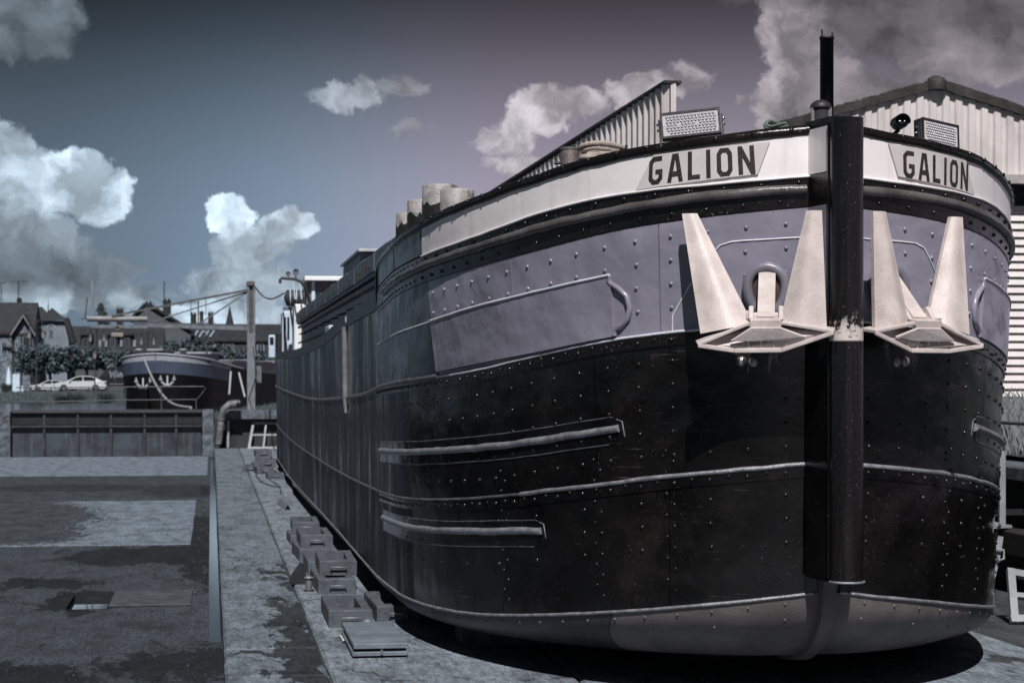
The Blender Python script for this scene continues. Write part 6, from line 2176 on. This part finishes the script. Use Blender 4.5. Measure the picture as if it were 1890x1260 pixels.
for k, (px, yt, yb, hw, lb) in enumerate(((118, 724, 752, 20, 'spiky shrub on the far bank below the white saloon car'), (142, 722, 751, 20, 'broad spiky shrub on the far bank below the car boot'), (196, 722, 752, 20, 'spiky shrub with pale flowers beside the moored barge bow'), (14, 706, 726, 14, 'dark bush at the left edge by the half-timbered house'))):
    shrub(lb, px, yt, yb, hw, 128.3 if k < 3 else 170, 60 + k)


# ------------------------------------------------------------------ cars, van, lamps, signs in the street
CARGLASS = mat('car_window', (.004, .005, .006), .3, var=.1, bump=0, spec=.25)


def car(name, label, x0, x1, ybase, Y, m, cat='car', flip=False):
    a_, b_ = at(x0, ybase, Y), at(x1, ybase, Y)
    L = b_.x - a_.x
    k = L / 4.8
    def pt(x, z, y):
        xx = (4.8 - x) if flip else x
        return Vector((a_.x + xx * k, Y + y * k, ZS + z * k))
    t = thing(name, label, cat, (a_.x + L / 2, Y, ZS))
    low = [(.02, .42), (.0, .58), (.06, .74), (.55, .86), (1.2, .95), (4.0, 1.0), (4.65, .98), (4.78, .86), (4.80, .50), (4.70, .26), (.15, .24)]
    top = [(1.15, .93), (1.95, 1.33), (2.4, 1.43), (3.1, 1.44), (3.7, 1.34), (4.35, 1.0)]
    n_ = len(low)
    vv = []
    for y, s_ in ((-.02, .96), (.10, 1.0), (1.70, 1.0), (1.82, .96)):
        vv += [pt(2.4 + (x - 2.4) * s_, z if s_ == 1 else .62 + (z - .62) * .93, y) for x, z in low]
    fs = [tuple(range(n_ - 1, -1, -1)), tuple(range(3 * n_, 4 * n_))]
    for r_ in range(3):
        for i in range(n_):
            fs.append((r_ * n_ + i, r_ * n_ + (i + 1) % n_, (r_ + 1) * n_ + (i + 1) % n_, (r_ + 1) * n_ + i))
    obj('body', MB().add(vv, fs), m, t)
    n2 = len(top)
    vv = []
    for y, z_ in ((.07, 0), (1.73, 0)):
        vv += [pt(x, z, y + (.07 if z > 1.2 else 0) * (1 if y < 1 else -1)) for x, z in top]
    fs = [tuple(range(n2 - 1, -1, -1)), tuple(range(n2, 2 * n2))] + [(i, i + 1, n2 + i + 1, n2 + i) for i in range(n2 - 1)]
    obj('roof', MB().add(vv, fs), m, t)
    def glass(pts, nm='side_window'):
        A = [pt(x, z, .045 + (.07 * (z - .97) / .4)) for x, z in pts]
        obj(nm, MB().prism(A, (0, -.02 * k, 0), (0, .01, 0)), CARGLASS, t)
    glass([(1.45, .99), (2.62, 1.01), (2.62, 1.36), (2.38, 1.37), (2.0, 1.29)])
    glass([(2.70, 1.01), (3.72, 1.03), (3.80, 1.16), (3.55, 1.31), (3.1, 1.37), (2.70, 1.37)])
    rw = [pt(3.72, 1.345, .25), pt(4.33, 1.03, .12), pt(4.33, 1.03, 1.68), pt(3.72, 1.345, 1.55)]
    obj('rear_window', MB().prism(rw, (0, 0, 0), (.0, 0, .015)), GLASS, t)
    ws_ = [pt(1.95, 1.345, .25), pt(1.18, .955, .12), pt(1.18, .955, 1.68), pt(1.95, 1.345, 1.55)]
    obj('windscreen', MB().prism(ws_, (0, 0, 0), (-.0, 0, .015)), GLASS, t)
    for x in (.95, 3.80):
        c = pt(x, .33, .02)
        Mx = Matrix.Translation(c) @ Matrix.Rotation(math.pi / 2, 4, 'X')
        w = obj('wheel', MB().lathe((0, 0, 0), [(.20 * k, .05), (.33 * k, .045), (.34 * k, 0), (.34 * k, -.16)], 18, Mx), TYRE, t)
        obj('rim', MB().lathe((0, 0, 0), [(.21 * k, .052), (.19 * k, .06), (.04, .05)], 10, Mx), CHROME, w)
    for x, z, nm, mm in ((.08, .68, 'headlight', LENS), (4.70, .80, 'tail_light', mat('tail_red', (.08, .03, .03), .3))):
        c = pt(x, z, -.02)
        obj(nm, MB().box((c.x - .10, c.y - .03, c.z - .06), (c.x + .10, c.y + .1, c.z + .06)), mm, t)
    c = pt(1.5, 1.0, -.1)
    obj('mirror', MB().cbox((c.x - .09, c.y - .08, c.z - .05), (c.x + .07, c.y + .1, c.z + .08), .02), m, t)
    for x in (1.62, 2.66, 3.70):
        p0, p1 = pt(x, .32, .095), pt(x, .98, .095)
        obj('door_seam', MB().box((p0.x - .008, p0.y - .004 - .1 * k, p0.z), (p1.x + .008, p0.y + .01, p1.z)), STEELD, t) if False else None
    for x in (2.35, 3.42):
        c = pt(x, .90, .06)
        obj('door_handle', MB().box((c.x - .1, c.y - .02 - .02, c.z - .02), (c.x + .1, c.y + .06, c.z + .02)), CHROME, t)
    return t


car('parked_car', 'white saloon car parked side-on across the canal', 98, 197, 722, 177, CARW)
car('parked_car', 'small white car half hidden behind a tree trunk, left of the saloon', 56, 128, 720.5, 179.2, CARW)
# dark van with white lettering
Yv = 179.5
t = thing('parked_van', 'dark van with white lettering parked behind the moored barge bow', 'van', (at(205, 716, Yv).x, Yv, ZS))
V_ = lambda x, y: at(x, y, Yv)
prof = [(180, 714), (179, 702), (183, 696), (196, 681), (204, 677), (262, 676), (264, 714)]
pv = [V_(x, y) for x, y in prof]
obj('body', MB().prism(pv, (0, 0, 0), (0, 1.9, 0)), VANB, t)
obj('windscreen', MB().prism([V_(185, 695), V_(196.5, 682), V_(200, 682), V_(199, 695)], (0, -.03, 0), (0, .01, 0)), GLASS, t)
obj('trim_strip', MB().box((V_(202, 709).x, Yv - .03, V_(202, 709.5).z), (V_(262, 707).x, Yv - .003, V_(262, 707.5).z)), STEEL, t)
for x in (190, 250):
    c = V_(x, 714)
    w = obj('wheel', MB().lathe((0, 0, 0), [(.2, .05), (.34, .045), (.35, 0), (.35, -.2)], 16, Matrix.Translation((c.x, Yv, ZS + .36)) @ Matrix.Rotation(math.pi / 2, 4, 'X')), TYRE, t)
    obj('rim', MB().lathe((0, 0, 0), [(.2, .052), (.03, .055)], 10, Matrix.Translation((c.x, Yv, ZS + .36)) @ Matrix.Rotation(math.pi / 2, 4, 'X')), STEEL, w)
LW = {'W': [[(.0, 1), (.22, 0), (.5, .8), (.78, 0), (1.0, 1)]], 'i': [[(.5, 0), (.5, .62)], [(.5, .80), (.5, .98)]], 'n': [[(.15, 0), (.15, .65)], [(.15, .5), (.5, .66), (.85, .5), (.85, 0)]]}
x = 202.5
for ch, w in (('W', 10), ('i', 4.5), ('n', 6.5)):
    p0, p1 = V_(x, 696), V_(x + w, 684)
    mb = MB()
    for si, stt in enumerate(LW[ch]):
        strip = stroke(stt, .11, w / 12)
        vv = []
        for a_, b_ in strip:
            for q in (a_, b_):
                vv.append((p0.x + (p1.x - p0.x) * q[0], Yv - .02 - .004 * si, p0.z + (p1.z - p0.z) * q[1]))
        mb.add(vv, [(2 * i, 2 * i + 1, 2 * i + 3, 2 * i + 2) for i in range(len(strip) - 1)])
    obj('letter', mb, RENDERW, t, label='white letter ' + ch)
    x += w + 1.2


def lantern(parent, c, s=1.0):
    g = obj('lantern', MB().lathe(c, [(.10 * s, -.30 * s), (.20 * s, .10 * s), (.20 * s, .12 * s)], 6, smooth=False), mat('lantern_frost', (.30, .32, .34), .3, var=.1), parent)
    obj('lantern_cap', MB().lathe(c, [(.24 * s, .121 * s), (.14 * s, .24 * s), (.05 * s, .32 * s), (.01, .45 * s)], 6, smooth=False), STEELD, g)
    obj('lantern_frame', MB().lathe(c, [(.06 * s, -.36 * s), (.12 * s, -.301 * s)], 6, smooth=False), STEELD, g)


def lamp(label, px, ytop, ybase, Y, arms, s=1.0):
    b = at(px, ybase, Y)
    tpt = at(px, ytop, Y)
    b.z = min(b.z, ZS)
    t = thing('street_lamp', label, 'street lamp', tuple(b), 'street lamps')
    obj('post', MB().lathe((b.x, Y, 0), [(.14, b.z), (.12, b.z + .5), (.06, b.z + .6), (.045, tpt.z)], 10), STEELD, t)
    for ax_, ay in arms:
        c = at(ax_, ay, Y)
        if abs(ax_ - px) > 2:
            mid = Vector(((b.x + c.x) / 2, Y, max(tpt.z, c.z + .5) + .1))
            obj('scroll_arm', MB().tube([(b.x, Y, tpt.z - .5), (b.x + (c.x - b.x) * .25, Y, tpt.z), mid, (c.x, Y, c.z + .75 * s), (c.x, Y, c.z + .4 * s)], .03, 6), STEELD, t)
            ring = [(b.x + (c.x - b.x) * .45 + .28 * math.cos(q), Y, tpt.z - .35 + .28 * math.sin(q)) for q in [6.283 * k / 12 for k in range(12)]]
            obj('scroll_ring', MB().tube(ring, .022, 5, closed=True), STEELD, t)
        lantern(t, Vector((c.x, Y, c.z)), s)
    return t


lamp('tall scroll-arm street lamp before the half-timbered house, lantern on its right', 67, 590, 724, 168, [(80, 617), (54, 617)], 1.1)
lamp('low street lantern on a thin post beside the white saloon car', 175, 660, 724, 168, [(175, 655)], 1.0)
lamp('twin-lantern street lamp above the trimmed trees, behind the crane arm', 179, 606, 722, 188, [(167, 624), (192, 624)], 1.1)
lamp('twin-lantern street lamp behind the moored barge bow', 273, 612, 722, 188, [(261, 630), (284, 630)], 1.1)

pbox('sign_board', 23, 690, 36, 723, 169, .12, WHITEB, None, label='tall white sign board at the left beside the lamp post', cat='sign')
pbox('sign_board', 37, 712, 43, 723, 169.6, .12, WHITEB, None, label='small white panel at the foot of the tall sign board', cat='sign')
c = at(16, 722, 176)
t = thing('parasol', 'folded white cafe parasol by the half-timbered house', 'parasol', (c.x, 176, ZS))
obj('cloth', MB().lathe((c.x, 176, ZS), [(.30, .6), (.22, 1.2), (.10, 1.9), (.02, 2.2)], 10), WHITEB, t)
obj('pole', MB().cyl((c.x, 176, ZS), (c.x, 176, ZS + .62), .03, 6), STEELD, t)
